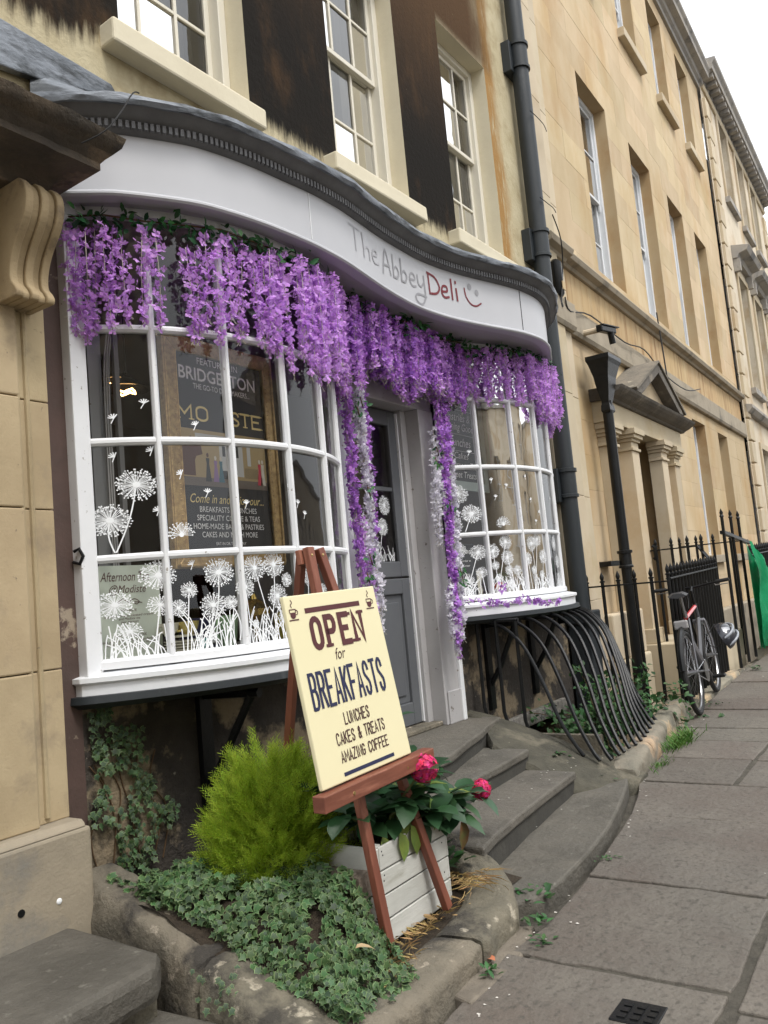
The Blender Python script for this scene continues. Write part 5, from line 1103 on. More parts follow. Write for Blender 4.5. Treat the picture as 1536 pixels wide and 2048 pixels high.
# ================================================================== WISTERIA GARLANDS
def floret(m, p, s, mi, rnd):
    n = rv().normalized(); u = n.orthogonal().normalized(); w = n.cross(u); a0 = rnd.uniform(0, 6)
    for k in range(4):
        a = a0 + k * 1.571 + rnd.uniform(-.25, .25); d = u * cos(a) + w * sin(a); e = u * cos(a + 1.57) + w * sin(a + 1.57); L = s * rnd.uniform(.8, 1.25); up = n * rnd.uniform(.1, .45)
        o = len(m.v); m.v += [tuple(p), tuple(p + (d * .6 + e * .42 + up * .5) * L), tuple(p + (d * 1.05 + up) * L), tuple(p + (d * .6 - e * .42 + up * .5) * L)]
        m.f.append((o, o + 1, o + 2, o + 3)); m.m.append(mi)
def strand(ln, mi, mode='hang', seed=0, wid=.031):
    rnd = random.Random(seed); random.seed(seed); m = MB(); z = 0; n = int(ln / .0074)
    m.tube([(0, 0, 0), (.008 * rnd.uniform(-1, 1), .004, -ln * .5), (0, 0, -ln)], .0015, 4, mi=3)
    for k in range(n):
        t = k / n; z = -ln * (t ** 1.0); r = wid * (1 - .72 * t ** 2.2) * (min(1, .45 + t * 3))
        a = rnd.uniform(0, 2 * pi); rr = r * sqrt(rnd.uniform(.1, 1)); mm = mi if mi != 9 else rnd.choice((0, 2, 2, 0))
        floret(m, Vector((cos(a) * rr, sin(a) * rr, z + rnd.uniform(-.01, .01))), rnd.uniform(.0105, .0235), mm, rnd)
    for k in range(7):
        zt = -ln * rnd.uniform(.75, 1); d = Vector((rnd.uniform(-1, 1), rnd.uniform(-1, 1), -1.4)).normalized(); p = Vector((0, 0, zt)); m.tube([p, p + d * .04], .0009, 3, mi=3, cap=False); m.tube([p + d * .025, p + d * .04 + Vector((.012, 0, 0))], .0009, 3, mi=3, cap=False)
    return m
WM = [PURP, PURPD, WPET, PSTEM]
SM = {}
for mi in (0, 1, 2, 9):
    SM[mi] = [strand(l, mi, seed=mi * 50 + i).mesh('flower_strand', WM, smooth='leaf') for i, l in enumerate((.30, .36, .42, .48, .54))]
random.seed(11)
def garland(name, lab, spots, parent_grp='wisteria garlands on the shop front'):
    t = T(name, lab, 'flower garland', group=parent_grp); 
    for (x, y, z, ln, mi) in spots:
        i = max(0, min(4, round((ln - .30) / .06))); o = O('flower_strand', SM[mi][i], t, (x, y, z), (random.uniform(-.05, .05), random.uniform(-.05, .05), random.uniform(0, 6.3))); b = ln / (.30 + .06 * i); o.scale = (random.uniform(.9, 1.15), random.uniform(.9, 1.15), b)
    return t
def vine(t, pts, n, spread=.035, sz=.035, down=0):
    m = MB(); m.tube(pts, .004, 5, mi=1)
    for k in range(n):
        u = random.random() * (len(pts) - 1); i = int(u); p = Vector(pts[i]).lerp(Vector(pts[min(i + 1, len(pts) - 1)]), u - i) + Vector((random.gauss(0, spread), random.gauss(0, spread * .5), random.gauss(0, spread * .55) - down * random.random()))
        leaf(m, p, (random.gauss(0, 1), random.gauss(-.5, .7), random.gauss(-.4, .7)), (random.gauss(0, .5), -1, random.gauss(.6, .5)), sz * random.uniform(.7, 1.4), sz * .5, 0, seg=2)
    m.build('leafy_vine', [LEAFG, TWIG], t, smooth='leaf')
# left window: strands follow the bow just outside the glass
def along(B, t, off): 
    p = arc(B[0], B[1], B[2], B[3], 100); i = min(99, int(t * 100)); a, b = Vector(p[i]), Vector(p[i + 1]); q = a.lerp(b, t * 100 - i); d = (b - a).normalized(); return q + Vector((d.y, -d.x)) * off
sp = []
prof_L = [(0, .38), (.04, .45), (.07, .43), (.1, .41), (.17, .43), (.2, .44), (.24, .30), (.28, .45), (.33, .44), (.4, .46), (.47, .52), (.52, .55), (.6, .52), (.68, .50), (.8, .50), (1, .56)]
def interp(P, t):
    for a, b in zip(P[:-1], P[1:]):
        if t <= b[0]: return a[1] + (b[1] - a[1]) * (t - a[0]) / (b[0] - a[0])
    return P[-1][1]
t_ = .01
while t_ < 1.0:
    gap = (.12 < t_ < .137) or (.195 < t_ < .215) or (.50 < t_ < .52)
    if not gap:
        q = along(LB, t_, random.uniform(.045, .085)); ln = interp(prof_L, t_) * random.uniform(.86, 1.08); zt = 2.90 if t_ < .45 else 2.93
        if .225 < t_ < .27: sp.append((q.x, q.y, 2.83, .40, 0))
        else: sp.append((q.x, q.y, zt + random.uniform(-.03, .02), ln, 0))
        if t_ > .40: q = along(LB, t_ + .01, random.uniform(.03, .12)); sp.append((q.x, q.y, zt, ln * random.uniform(.7, .98), 0))
        if t_ > .6: q = along(LB, t_ + .005, random.uniform(.02, .14)); sp.append((q.x, q.y, zt, ln * random.uniform(.75, 1.1), 0))
    t_ += random.uniform(.015, .022) if t_ < .12 else random.uniform(.021, .030) if t_ < .45 else random.uniform(.021, .03)
gl = garland('wisteria_garland', 'lilac artificial wisteria hanging over the top of the left bow window', sp)
vine(gl, [tuple(along(LB, t / 12, .05)) + (2.945 + .01 * sin(t * 2),) for t in range(13)], 420, .04, .046, .03)
sp = []; x = 3.62
while x < 4.95:
    for k in range(3):
        f = (x - 3.62) / 1.3; sp.append((x + random.uniform(-.02, .02), -.10 - random.uniform(0, .22) * (1 - .3 * f), 2.95 + random.uniform(-.03, .02), (.42 + .05 * sin(x * 9)) * random.uniform(.8, 1.1) if k else .34, 0 if random.random() < .35 else 1))
    x += .034
gd = garland('wisteria_garland', 'deep purple artificial wisteria hanging across the doorway under the sign board', sp)
vine(gd, [(3.6 + .1 * i, -.2 - .04 * sin(i), 2.97) for i in range(15)], 380, .06, .048, .03)
sp = []; t_ = .02
while t_ < .97:
    if not (.30 < t_ < .325):
        q = along(RB, t_, random.uniform(.04, .085)); ln = (.38 if t_ < .5 else .44) * random.uniform(.8, 1.08)
        sp.append((q.x, q.y, 2.95 + random.uniform(-.02, .02), ln, 0 if t_ > .14 else 1))
        if t_ > .05: q = along(RB, t_ + .01, random.uniform(.03, .13)); sp.append((q.x, q.y, 2.95, ln * random.uniform(.7, 1.05), 0))
    t_ += random.uniform(.021, .030)
gr = garland('wisteria_garland', 'lilac artificial wisteria hanging over the top of the right bow window', sp)
vine(gr, [tuple(along(RB, t / 12, .07)) + (2.955 + .01 * sin(t * 2),) for t in range(13)], 400, .04, .048, .01)
# long ropes each side of the door
def rope(lab, cols, leaves, extra=()):
    sp = []
    for (x0, y0, z0, x1, y1, z1, mi, r) in cols:
        z = z0
        while z > z1 + .1:
            f = (z0 - z) / (z0 - z1); l = random.uniform(.26, .34); sp.append((x0 + (x1 - x0) * f + random.uniform(-r, r), y0 + (y1 - y0) * f + random.uniform(-r, 0), z, l, mi)); z -= random.uniform(.075, .105)
    sp += list(extra); t = garland('wisteria_rope', lab, sp, 'long wisteria ropes framing the door')
    for (x, y, z) in leaves: vine(t, [(x, y, z), (x + .02, y, z - .06)], 7, .022, .042)
    return t
rope('purple and white wisteria rope hanging down the left side of the doorway',
     [(3.74, -.13, 2.62, 3.71, -.15, 1.5, 1, .018), (3.83, -.14, 2.55, 3.83, -.16, 1.35, 2, .014), (3.90, -.13, 2.6, 3.86, -.14, 1.65, 1, .016), (3.76, -.15, 1.75, 3.78, -.17, 1.32, 9, .018), (3.85, -.14, 1.5, 3.85, -.15, 1.2, 2, .016)],
     [(3.80, -.19, 2.42), (3.76, -.19, 2.36), (3.78, -.2, 1.9), (3.74, -.2, 1.52), (3.70, -.2, 1.42)])
rope('purple and white wisteria rope hanging down the right side of the doorway',
     [(4.80, -.13, 2.62, 4.68, -.16, 1.12, 1, .012), (4.88, -.13, 2.45, 4.73, -.17, 1.14, 2, .012), (4.70, -.12, 2.35, 4.62, -.13, 1.8, 2, .008), (4.66, -.14, 1.35, 4.63, -.17, 1.0, 2, .02), (4.70, -.15, 1.4, 4.67, -.18, 1.02, 1, .016)],
     [(4.66, -.16, 2.22), (4.63, -.16, 2.15), (4.72, -.18, 1.85), (4.74, -.2, 1.42), (4.76, -.2, 1.36)],
     [(4.72, -.16, 2.62, .44, 1), (4.78, -.17, 2.64, .44, 1), (4.84, -.15, 2.64, .4, 1), (4.82, -.16, 2.5, .4, 1)])
tr = T('wisteria_spray', 'loose purple wisteria sprig trailing along the sill of the right bow window', 'flower spray'); random.seed(5); m = MB(); P = [(4.80 + .055 * i, -.2 - .042 * i, 1.19 - .005 * i + .012 * sin(i * 1.3)) for i in range(11)]
m.tube(P, .0018, 4, mi=3)
for k in range(110): u = random.random() * 9.9; i = int(u); floret(m, Vector(P[i]).lerp(Vector(P[i + 1]), u - i) + rv(.011), .016, 1, random)
for k in range(14): floret(m, Vector((5.0 + random.random() * .12, -.33, 1.22 + random.random() * .08)), .014, 1, random)
m.build('flower_sprig', WM, tr, smooth='leaf')

# ================================================================== EASEL AND SIGN BOARD
ez = T('easel', 'red brown wooden easel standing on the bed kerb', 'easel')
A = Vector((2.36, -.925, 1.49)); f0, f1 = Vector((2.35, -1.125, .10)), Vector((2.735, -1.125, .11)); fr_ = Vector((2.56, -.45, .2))
nrm = Vector((0, -1, .16)).normalized()
m = MB(); m.beam(A + Vector((-.026, 0, .0)), f0, .036, .028, up=nrm); m.build('leg', WOODR, ez, bevel=.003)
m = MB(); m.beam(A + Vector((.034, 0, -.005)), f1, .036, .028, up=nrm); m.build('leg', WOODR, ez, bevel=.003)
m = MB(); m.beam(A + Vector((-.02, .04, -.03)), fr_, .03, .028, up=(1, 0, 0)); m.build('leg', WOODR, ez, bevel=.003)
m = MB(); m.beam(A + Vector((-.055, .025, -.035)), A + Vector((.065, .025, -.035)), .055, .022, up=nrm); m.build('head_block', WOODR, ez, bevel=.003)
m = MB(); m.beam((2.03, -1.135, .665), (2.68, -1.14, .685), .05, .052, up=(0, 0, 1)); m.build('ledge', WOODL, ez, bevel=.003)
m = MB()
for x, z in ((2.18, .668), (2.50, .678)):
    m.lathe((x, -1.1605, z), [(0, -.004), (.006, -.003), (.007, 0)], 8, ax='y')
for dx in (-.028, .036): m.lathe((A.x + dx, A.y - .016, A.z - .03), [(0, -.005), (.006, -.003), (.007, 0)], 8, ax='y')
m.build('screw', mat('brass_screw', (.5, .35, .15), rough=.3, metal=.9), ez, smooth=True)
sb = T('sign_board', 'cream painted board reading OPEN for BREAKFASTS resting on the wooden easel', 'sign board')
BL, BR_, TL = Vector((2.063, -1.130, .700)), Vector((2.573, -1.135, .713)), Vector((2.060, -1.028, 1.318)); W_ = (BR_ - BL); H_ = (TL - BL); nb_ = W_.cross(H_).normalized()
m = MB(); m.v = [tuple(BL + W_ * u + H_ * v - nb_ * d) for d in (0, .018) for u, v in ((0, 0), (1, 0), (1, 1), (0, 1))]; m.f = [(0, 1, 2, 3), (7, 6, 5, 4), (0, 4, 5, 1), (1, 5, 6, 2), (2, 6, 7, 3), (3, 7, 4, 0)]; m.m = [0] * 6
m.build('panel', CREAM, sb, bevel=.004)
bfn = lambda u, v, l=0: tuple(BL + W_ * u + H_ * v + nb_ * (.0012 + l))
def B2(mb, pts, w):   # ribbon widths in board units corrected for aspect
    k = H_.length / W_.length; vs, fs = ribbon2d([(p[0], p[1] * k) for p in pts], w); lay(mb, [(v[0], v[1] / k) for v in vs], fs, bfn)
kB = H_.length / W_.length; bf2 = lambda u, v, l=0: bfn(u, v / kB, l)
m = MB(); B2(m, [(.19, .91), (.77, .91)], .034); letters(m, 'OPEN', .21, .755, .705 * kB, .86 * kB, .040, bf2, gap=.72, serif=.033)
for cx in (.305, .16): pass
for cx, cy in ((.062, .905), (.90, .905)):
    k = kB; vs = [(cx - .030, cy * k + .006), (cx + .026, cy * k + .006), (cx + .022, cy * k - .022), (cx + .008, cy * k - .034), (cx - .012, cy * k - .034), (cx - .026, cy * k - .022)]; lay(m, vs, [(0, 1, 2, 3, 4, 5)], bf2)
    for pts, w in (([(cx - .031, cy * k + .004), (cx - .031, cy * k + .026), (cx + .027, cy * k + .026), (cx + .027, cy * k + .004)], .006), (arcp(cx + .03, cy * k + .005, .016, .015, 100, -100, 6), .006), ([(cx - .045, cy * k - .043), (cx + .042, cy * k - .043)], .008), (catmull([(cx - .004, cy * k + .04), (cx - .012, cy * k + .055), (cx + .006, cy * k + .07), (cx - .004, cy * k + .088)], 4), .006)):
        vs, fs = ribbon2d(pts, w); lay(m, vs, fs, bf2, .0003)
m.build('lettering', MAROON, sb)
m = MB(); letters(m, 'BREAKFASTS', .08, .87, .395 * kB, .575 * kB, .023, bf2, gap=.52); B2(m, [(.235, .035), (.785, .035)], .024); m.build('lettering', NAVY, sb)
m = MB(); letters(m, 'LUNCHES', .345, .615, .278 * kB, .338 * kB, .0095, bf2, gap=.5); letters(m, 'CAKES & TREATS', .225, .755, .185 * kB, .245 * kB, .0095, bf2, gap=.45); letters(m, 'AMAZING COFFEE', .235, .755, .095 * kB, .15 * kB, .0095, bf2, gap=.45)
put_text(m, 'for', .45, .622 * kB, .11, .062 * kB, bf2, shear=.25); m.build('lettering', mat('brown_paint', (.06, .025, .025), rough=.6), sb)

# ================================================================== THE PLANTED BED
cw = T('planter_crate', 'white painted slatted wooden crate planter behind the easel leg', 'planter', (2.40, -1.065, .085)); CWX, CWY, CWH = .46, .27, .335
for k in range(4):
    z0, z1 = CWH * k / 4 + .002, CWH * (k + 1) / 4 - .003
    MB().box(.014, 0, z0, CWX, .014, z1, j=.0015).build('slat', CRATE, cw, bevel=.003); MB().box(.0, .0, z0, .0135, CWY, z1, j=.0015).build('slat', CRATE, cw, bevel=.003); MB().box(CWX + .0005, 0, z0, CWX + .014, CWY, z1, j=.0015).build('slat', CRATE, cw, bevel=.003); MB().box(.014, CWY - .014, z0, CWX, CWY, z1).build('slat', CRATE, cw, bevel=.003)
MB().box(.015, .015, .0, .045, .045, CWH).box(CWX - .035, .015, 0, CWX - .001, .045, CWH).build('corner_post', CRATE, cw); MB().box(.0145, .0145, .01, CWX - .001, CWY - .015, CWH - .05).build('earth', SOIL, cw)
m = MB()
for z in (.05, .13, .22, .30):
    for x in (.03, .035, CWX - .03): m.lathe((x, -.0005, z + random.uniform(-.02, .02)), [(0, -.002), (.003, -.001), (.003, 0)], 6, ax='y')
m.build('nail', IRON, cw)
m = MB(); m.box(-.008, .09, .19, 0, .15, .245); m.box(-.011, .10, .2, -.0085, .14, .236, mi=1); m.build('corner_plate', [IRON, STEEL], cw)
# hydrangea
hy = T('hydrangea', 'dark leaved hydrangea with two crimson flower heads growing in the white crate', 'shrub', (2.62, -.92, .38)); random.seed(21)
lm = {}
for nm, mt in (('g', HYL), ('y', HYY), ('r', HYR)):
    q = MB(); leaf(q, (0, 0, 0), (0, 1, 0), (0, 0, 1), .12, .078, 0, .16, .35, 3); lm[nm] = q.mesh('leaf', mt, smooth='leaf')
def put_leaf(par, me, p, d, n, s):
    d = Vector(d).normalized(); n = Vector(n); x = d.cross(n).normalized(); n = x.cross(d).normalized(); M = Matrix((x, d, n)).transposed().to_4x4()
    o = O('leaf', me, par); o.matrix_local = Matrix.Translation(Vector(p)) @ M @ Matrix.Diagonal((s, s, s, 1)); return o
stems = [((-.10, -.02, 0), (-.14, -.08, .13)), ((-.05, -.04, 0), (-.03, -.14, .14)), ((.02, 0, 0), (.05, -.13, .17)), ((.08, .0, 0), (.18, -.10, .20)), ((.12, 0, 0), (.30, -.06, .14)), ((.05, .05, 0), (.12, .05, .24)), ((-.05, .06, 0), (-.12, .06, .17)), ((.12, .05, 0), (.34, .05, .22)), ((.1, -.04, 0), (.30, -.16, .02)), ((.15, -.03, 0), (.26, -.16, .10)), ((.1, .04, 0), (.66, -.07, -.0)), ((.1, .04, 0), (.42, .02, .16)), ((.0, -.03, 0), (-.02, -.22, .25)), ((.1, .08, 0), (.26, .1, .38)), ((0, .08, 0), (.12, .12, .40)), ((-.08, .0, 0), (-.26, -.06, .16)), ((-.08, .05, 0), (-.24, .08, .22)), ((.1, 0, 0), (.44, -.14, .06)), ((0, .04, 0), (-.02, .04, .25)), ((.14, .06, 0), (.24, .12, .27)), ((.0, -.06, 0), (.12, -.17, .08))]
m = MB()
for a, b in stems: m.tube([Vector(a) + Vector((0, 0, -.08)), Vector(a).lerp(Vector(b), .5) + Vector((0, 0, .03)), b], [.006, .005, .004], 6)
m.build('stem', mat('green_stem', (.10, .12, .04), rough=.7), hy, smooth=True)
for si, (a, b) in enumerate(stems):
    b = Vector(b); a = Vector(a)
    for k in range(11):
        an = k * 2.4 + si; f = .5 + .5 * random.random() if k > 4 else 1; c = a.lerp(b, f); kind = 'g'
        el = random.uniform(-.35, .5) if k > 2 else .7
        if random.random() < .07: kind = 'y'
        put_leaf(hy, lm[kind], c, (cos(an), sin(an), el), (random.uniform(-.3, .3), random.uniform(-.3, .3), 1), random.uniform(.75, 1.2))
for p, d, k in (((-.06, -.14, .05), (-.1, -.5, -1), 'y'), ((.0, -.15, .06), (.15, -.4, -1), 'y'), ((-.14, -.12, .06), (-.2, -.4, -.9), 'y'), ((.15, -.15, .12), (0, -.4, -1), 'y'), ((.08, -.15, .05), (.1, -.3, -1), 'g'), ((.28, -.2, .0), (.1, -.2, -1), 'r'), ((.33, -.16, .04), (.4, -.2, -.6), 'g'), ((.27, -.14, .08), (-.5, -.3, -.6), 'g')):
    put_leaf(hy, lm[k], p, d, (random.uniform(-.2, .2), -1, .5), random.uniform(.8, 1.05))
def head(c, r, lab):
    m = MB(); c = Vector(c)
    for k in range(95):
        z = 1 - 2 * (k + .5) / 95; a = k * 2.39996; n = Vector((cos(a) * sqrt(1 - z * z), sin(a) * sqrt(1 - z * z), z)) + rv(.08); n.normalize(); p = c + n * r * random.uniform(.86, 1.04)
        u = n.orthogonal().normalized(); w = n.cross(u); a0 = random.uniform(0, 6)
        for j in range(4):
            aa = a0 + j * 1.571; d = u * cos(aa) + w * sin(aa); e = u * cos(aa + 1.57) + w * sin(aa + 1.57); L = r * .26; o = len(m.v)
            m.v += [tuple(p), tuple(p + (d * .55 + e * .5) * L + n * L * .2), tuple(p + d * L * 1.1 + n * L * .12), tuple(p + (d * .55 - e * .5) * L + n * L * .2)]; m.f.append((o, o + 1, o + 2, o + 3)); m.m.append(0)
    m.lathe(tuple(c), [(0, -r * .8), (r * .7, -r * .4), (r * .8, 0), (r * .7, r * .4), (0, r * .8)], 10); m.build('flower_head', PINK, hy, smooth='leaf', label=lab)
head((-.02, -.245, .275), .05, 'crimson flower head beside the easel ledge'); head((.68, -.08, .02), .044, 'crimson flower head leaning out over the steps')
# stone trough
tg = T('stone_trough', 'rough old stone trough half buried in ivy beside the white crate', 'trough'); m = MB()
def tbox(m, x0, y0, z0, x1, y1, z1, n=9):
    for ax in range(6):
        for i in range(n):
            for j in range(n):
                def P(a, b):
                    u, v = a / n, b / n
                    return {0: (x0 + (x1 - x0) * u, y0, z0 + (z1 - z0) * v), 1: (x0 + (x1 - x0) * u, y1, z0 + (z1 - z0) * v), 2: (x0, y0 + (y1 - y0) * u, z0 + (z1 - z0) * v), 3: (x1, y0 + (y1 - y0) * u, z0 + (z1 - z0) * v), 4: (x0 + (x1 - x0) * u, y0 + (y1 - y0) * v, z1), 5: (x0 + (x1 - x0) * u, y0 + (y1 - y0) * v, z0)}[ax]
                m.add([P(i, j), P(i + 1, j), P(i + 1, j + 1), P(i, j + 1)], [(0, 1, 2, 3)])
tbox(m, 2.33, -1.03, .0, 2.395, -.50, .34); tbox(m, 1.98, -.55, .0, 2.33, -.50, .34)
rough_up(m, .012, 13); m.build('trough_wall', mat('trough_stone', (.22, .175, .14), (.14, .115, .09), ns=14, rough=.95, bump=1, bs=60, bd=.008, c3=(.36, .31, .25), s3=7, lo=.58, hi=.68), tg, smooth=True)
MB().box(1.99, -.95, .1, 2.325, -.56, .27).build('earth', SOIL, tg)
# golden conifer
def conifer(lab, c, R, H, n, seed, fine=1.0, mt=CONI):
    t = T('conifer_shrub', lab, 'shrub', c); rnd = random.Random(seed); m = MB(); tw = MB(); tw.tube([(0, 0, -.05), (0, 0, H * .8)], [.014, .004], 6); 
    plumes = []
    for k in range(int(n / 34)):
        f = (k + .5) / (n / 34); z0 = H * (f ** 1.15) * .86; env = R * max(.05, (1 - (z0 / H) ** 1.7)) ** .75 * (.80 + .20 * min(1, z0 / H * 3)); a = k * 2.39996 + rnd.uniform(-.3, .3)
        rr = env * rnd.uniform(.62, .86); b = Vector((cos(a) * rr, sin(a) * rr, z0)); d = Vector((cos(a), sin(a), .55 + 2.2 * (z0 / H) ** 1.5 + rnd.uniform(-.15, .3))).normalized(); plumes.append((b, d, R * rnd.uniform(.32, .62), R * rnd.uniform(.08, .14)))
    for k in range(n):
        b, dr, ln_, wd = plumes[k % len(plumes)]; f = rnd.random() ** .8; w_ = wd * (1 - f) ** .6 + .004
        off = rv(1); off = (off - dr * off.dot(dr)).normalized() * w_ * sqrt(rnd.random()); p = b + dr * (ln_ * (f * 1.25 - .35)) + off
        if rnd.random() < .22: p = b * rnd.uniform(.3, .9) + rv(.02)
        out = (dr * 1.1 + off.normalized() * .75 * (1 - f) + rv(.16)).normalized()
        L = rnd.uniform(.045, .085) * fine; s = out.cross(Vector((0, 0, 1)) + rv(.5)).normalized(); nn = s.cross(out)
        o = len(m.v); e = p + out * L; m.v += [tuple(p - s * .0014), tuple(p + s * .0014), tuple(e)]; m.f.append((o, o + 1, o + 2)); m.m.append(0)
        for j in range(9):
            f = .12 + j * .1; sd = 1 if j % 2 else -1; q = p + out * L * f; dd = (out * .75 + s * sd * .62 + nn * rnd.uniform(-.35, .35)).normalized(); l2 = L * .42 * (1.05 - f * .6); w2 = .0022 * fine; o = len(m.v)
            m.v += [tuple(q - out * w2), tuple(q + out * w2), tuple(q + dd * l2)]; m.f.append((o, o + 1, o + 2)); m.m.append(0)
            r2 = q + dd * l2 * .5; d3 = (dd + out * .9 * 1).normalized(); o = len(m.v); m.v += [tuple(r2 - dd * w2 * .8), tuple(r2 + dd * w2 * .8), tuple(r2 + d3 * l2 * .5)]; m.f.append((o, o + 1, o + 2)); m.m.append(0)
    tw.build('stem', TWIG, t, smooth=True); m.build('foliage', mt, t, smooth='leaf', kind='stuff')
conifer('bright golden green conifer bush in front of the left bow window', (2.335, -.64, .28), .235, .42, 7200, 3, 1.05)
conifer('smaller green conifer half hidden behind the easel board', (2.93, -.55, .2), .18, .46, 3000, 9, 1.0, mat('conifer_dark', (.045, .13, .015), (.08, .18, .02), ns=9, rough=.65, isl=.35, trans=.25))
# ivy
def ivy_leaf(m, p, n, up, s, mi):
    n = Vector(n).normalized(); up = Vector(up); up = (up - n * up.dot(n)); up = up.normalized() if up.length > 1e-3 else n.orthogonal().normalized(); sd = up.cross(n); p = Vector(p)
    O_ = [(0, -.45), (.42, -.38), (.30, -.08), (.62, .12), (.22, .28), (0, .80), (-.22, .28), (-.62, .12), (-.30, -.08), (-.42, -.38)]
    rim = [p + (sd * x + up * y) * s + n * s * .10 * (abs(x) - .3) for x, y in O_]; inn = [p + (sd * x * .84 + up * y * .84) * s + n * s * .03 for x, y in O_]; o = len(m.v)
    m.v += [tuple(v) for v in rim] + [tuple(v) for v in inn] + [tuple(p)]
    for i in range(10):
        j = (i + 1) % 10; m.f.append((o + i, o + j, o + 10 + j, o + 10 + i)); m.m.append(mi + 1); m.f.append((o + 10 + i, o + 10 + j, o + 20)); m.m.append(mi)
def ivy_patch(name, lab, pts, parent=None):
    m = MB()
    for (p, n, up, s, mi) in pts: ivy_leaf(m, p, n, up, s, mi)
    t = T(name, lab, 'ivy'); m.build('leaves', [IVY, IVYE, IVYD, IVYE], t, smooth='leaf', kind='stuff'); return t
random.seed(33); pts = []
def sm(v, a, b): t = max(0, min(1, (v - a) / (b - a))); return t * t * (3 - 2 * t)
def mound(x, y):   # height of the ivy over the bed
    hl = .12 + .25 * sm(y, -1.15, -.45)
    h = .085 + .28 * sm(y, -1.29, -.98) - .05 * sm(y, -.5, -.25) - .10 * sm(x, 2.24, 2.36) * (1 - sm(y, -1.15, -.95))
    return hl + (h - hl) * sm(x, 1.91, 2.05)
while len(pts) < 5000:
    x = random.uniform(1.90, 2.36); y = random.uniform(-1.33, -.20)
    edge = .5 + .5 * noise.noise(Vector((x * 5, y * 5, 3)))
    if x < 1.905 + .05 * edge: continue
    if noise.noise(Vector((x * 13 + 5, y * 13, 9))) < -.28: continue
    if x > 2.31 and y > -1.04: continue
    if y < -1.27 - .06 * edge: continue
    z = mound(x, y) + random.uniform(-.05, .02) + .045 * noise.noise(Vector((x * 11, y * 11, 0)))
    nn = Vector((-(mound(x + .01, y) - mound(x - .01, y)) / .02, -(mound(x, y + .01) - mound(x, y - .01)) / .02, 1)).normalized() + rv(.45); pts.append(((x, y, z), nn + Vector((-.15, -.45, 0)), (random.gauss(0, 1), -1 + random.gauss(0, .8), random.gauss(-.2, .4)), random.uniform(.012, .031), 0 if random.random() < .75 else 2))
mm = MB()
for i in range(19):
    for k in range(19): x = 1.90 + .43 * i / 18; y = -1.28 + 1.1 * k / 18; mm.v.append((x, y, mound(x, y) - .06 + .045 * noise.noise(Vector((x * 11, y * 11, 0)))))
for i in range(18):
    for k in range(18): a = i * 19 + k; mm.f.append((a, a + 1, a + 20, a + 19)); mm.m.append(0)
mm.build('ivy_bank_soil', SOIL, smooth=True, kind='structure')
ivy_patch('ivy_ground_cover', 'variegated ivy spilling over the stone trough and bed kerb in the foreground', pts)
pts = []; 
while len(pts) < 430:
    x = random.uniform(2.0, 2.56); z = random.uniform(.30, .98); e = noise.noise(Vector((x * 7, 0, z * 7)))
    ok = (2.02 < x < 2.13 and z > .84 and e > -.25) or (2.03 < x < 2.27 and .70 < z < .86 and e > -.3) or (2.17 < x < 2.42 and .42 < z < .74 and e > -.12 and (x - 2.17) > (.7 - z) * .1 and x < 2.24 + (.74 - z) * .75) or (2.0 < x < 2.10 and .5 < z < .66 and e > 0) or (2.12 < x < 2.30 and .30 < z < .55 and e > -.25)
    if not ok: continue
    pts.append(((x, -.012 - random.uniform(0, .035), z), (random.gauss(-.2, .35), -1, random.gauss(.35, .3)), (random.gauss(0, .7), 0, -1 + random.gauss(0, .6)), random.uniform(.016, .028), 2 if random.random() < .7 else 0))
iw = ivy_patch('climbing_ivy', 'greyish ivy climbing the peeling wall below the left end of the left bow window', pts)
m = MB()
for k in range(7): x = 2.05 + k * .05; m.tube(catmull([(x, -.006, .30), (x + random.uniform(-.05, .05), -.008, .48), (x + random.uniform(-.06, .06), -.006, .62), (x + random.uniform(-.06, .04), -.008, .74)], 3), .003, 4)
m.build('stem', TWIG, iw)
pts = []
for k in range(46): pts.append(((1.83 + random.uniform(-.05, .06), -.86 + random.uniform(-.09, .09), .15 + random.uniform(-.05, .06)), (-.6, -.8, .5), (random.gauss(0, 1), 0, -1), random.uniform(.014, .022), 2))
ivy_patch('ivy_tuft', 'small ivy tuft on the side face of the left bed kerb above the stone step', pts)

# ================================================================== BOWED WINDOW GRILLE
gg = T('bowed_window_grille', 'black iron grille of bowed bars curving down from the right window to the kerb', 'grille'); random.seed(2)
XT = [5.08, 5.19, 5.32, 5.45, 5.58, 5.71, 5.84, 5.97, 6.10, 6.23, 6.36, 6.48, 6.58]
BT = [(4.93, -.83, .19), (4.90, -.94, .17), (4.93, -1.0, .17), (5.02, -1.02, .18), (5.11, -1.02, .18), (5.21, -1.02, .185), (5.31, -1.03, .185), (5.42, -1.03, .19), (5.54, -1.02, .19), (5.66, -1.0, .195), (5.79, -.98, .2), (5.92, -.965, .2), (6.05, -.95, .2)]
for k, (x, (xb, yb, zb)) in enumerate(zip(XT, BT)):
    pa = arc(4.95, 6.72, .46, -.0, 100); i = min(range(101), key=lambda j: abs(pa[j][0] - x)); y0 = pa[i][1] + .06; zt = 1.045
    L_ = lambda f: (x + (xb - x) * f)
    P = [(x, y0 + .10, zt), (x, y0 - .01, zt), (L_(.10), y0 + (yb - y0) * .24, zt - .03), (L_(.27), y0 + (yb - y0) * .47, .88), (L_(.50), y0 + (yb - y0) * .65, .64), (L_(.76), y0 + (yb - y0) * .80, .40), (L_(.93), y0 + (yb - y0) * .93, zb + .07), (xb, yb, zb + .01)]
    MB().tube(catmull(P, 5), .0122, 8).build('bar', IRON, gg, smooth=True)
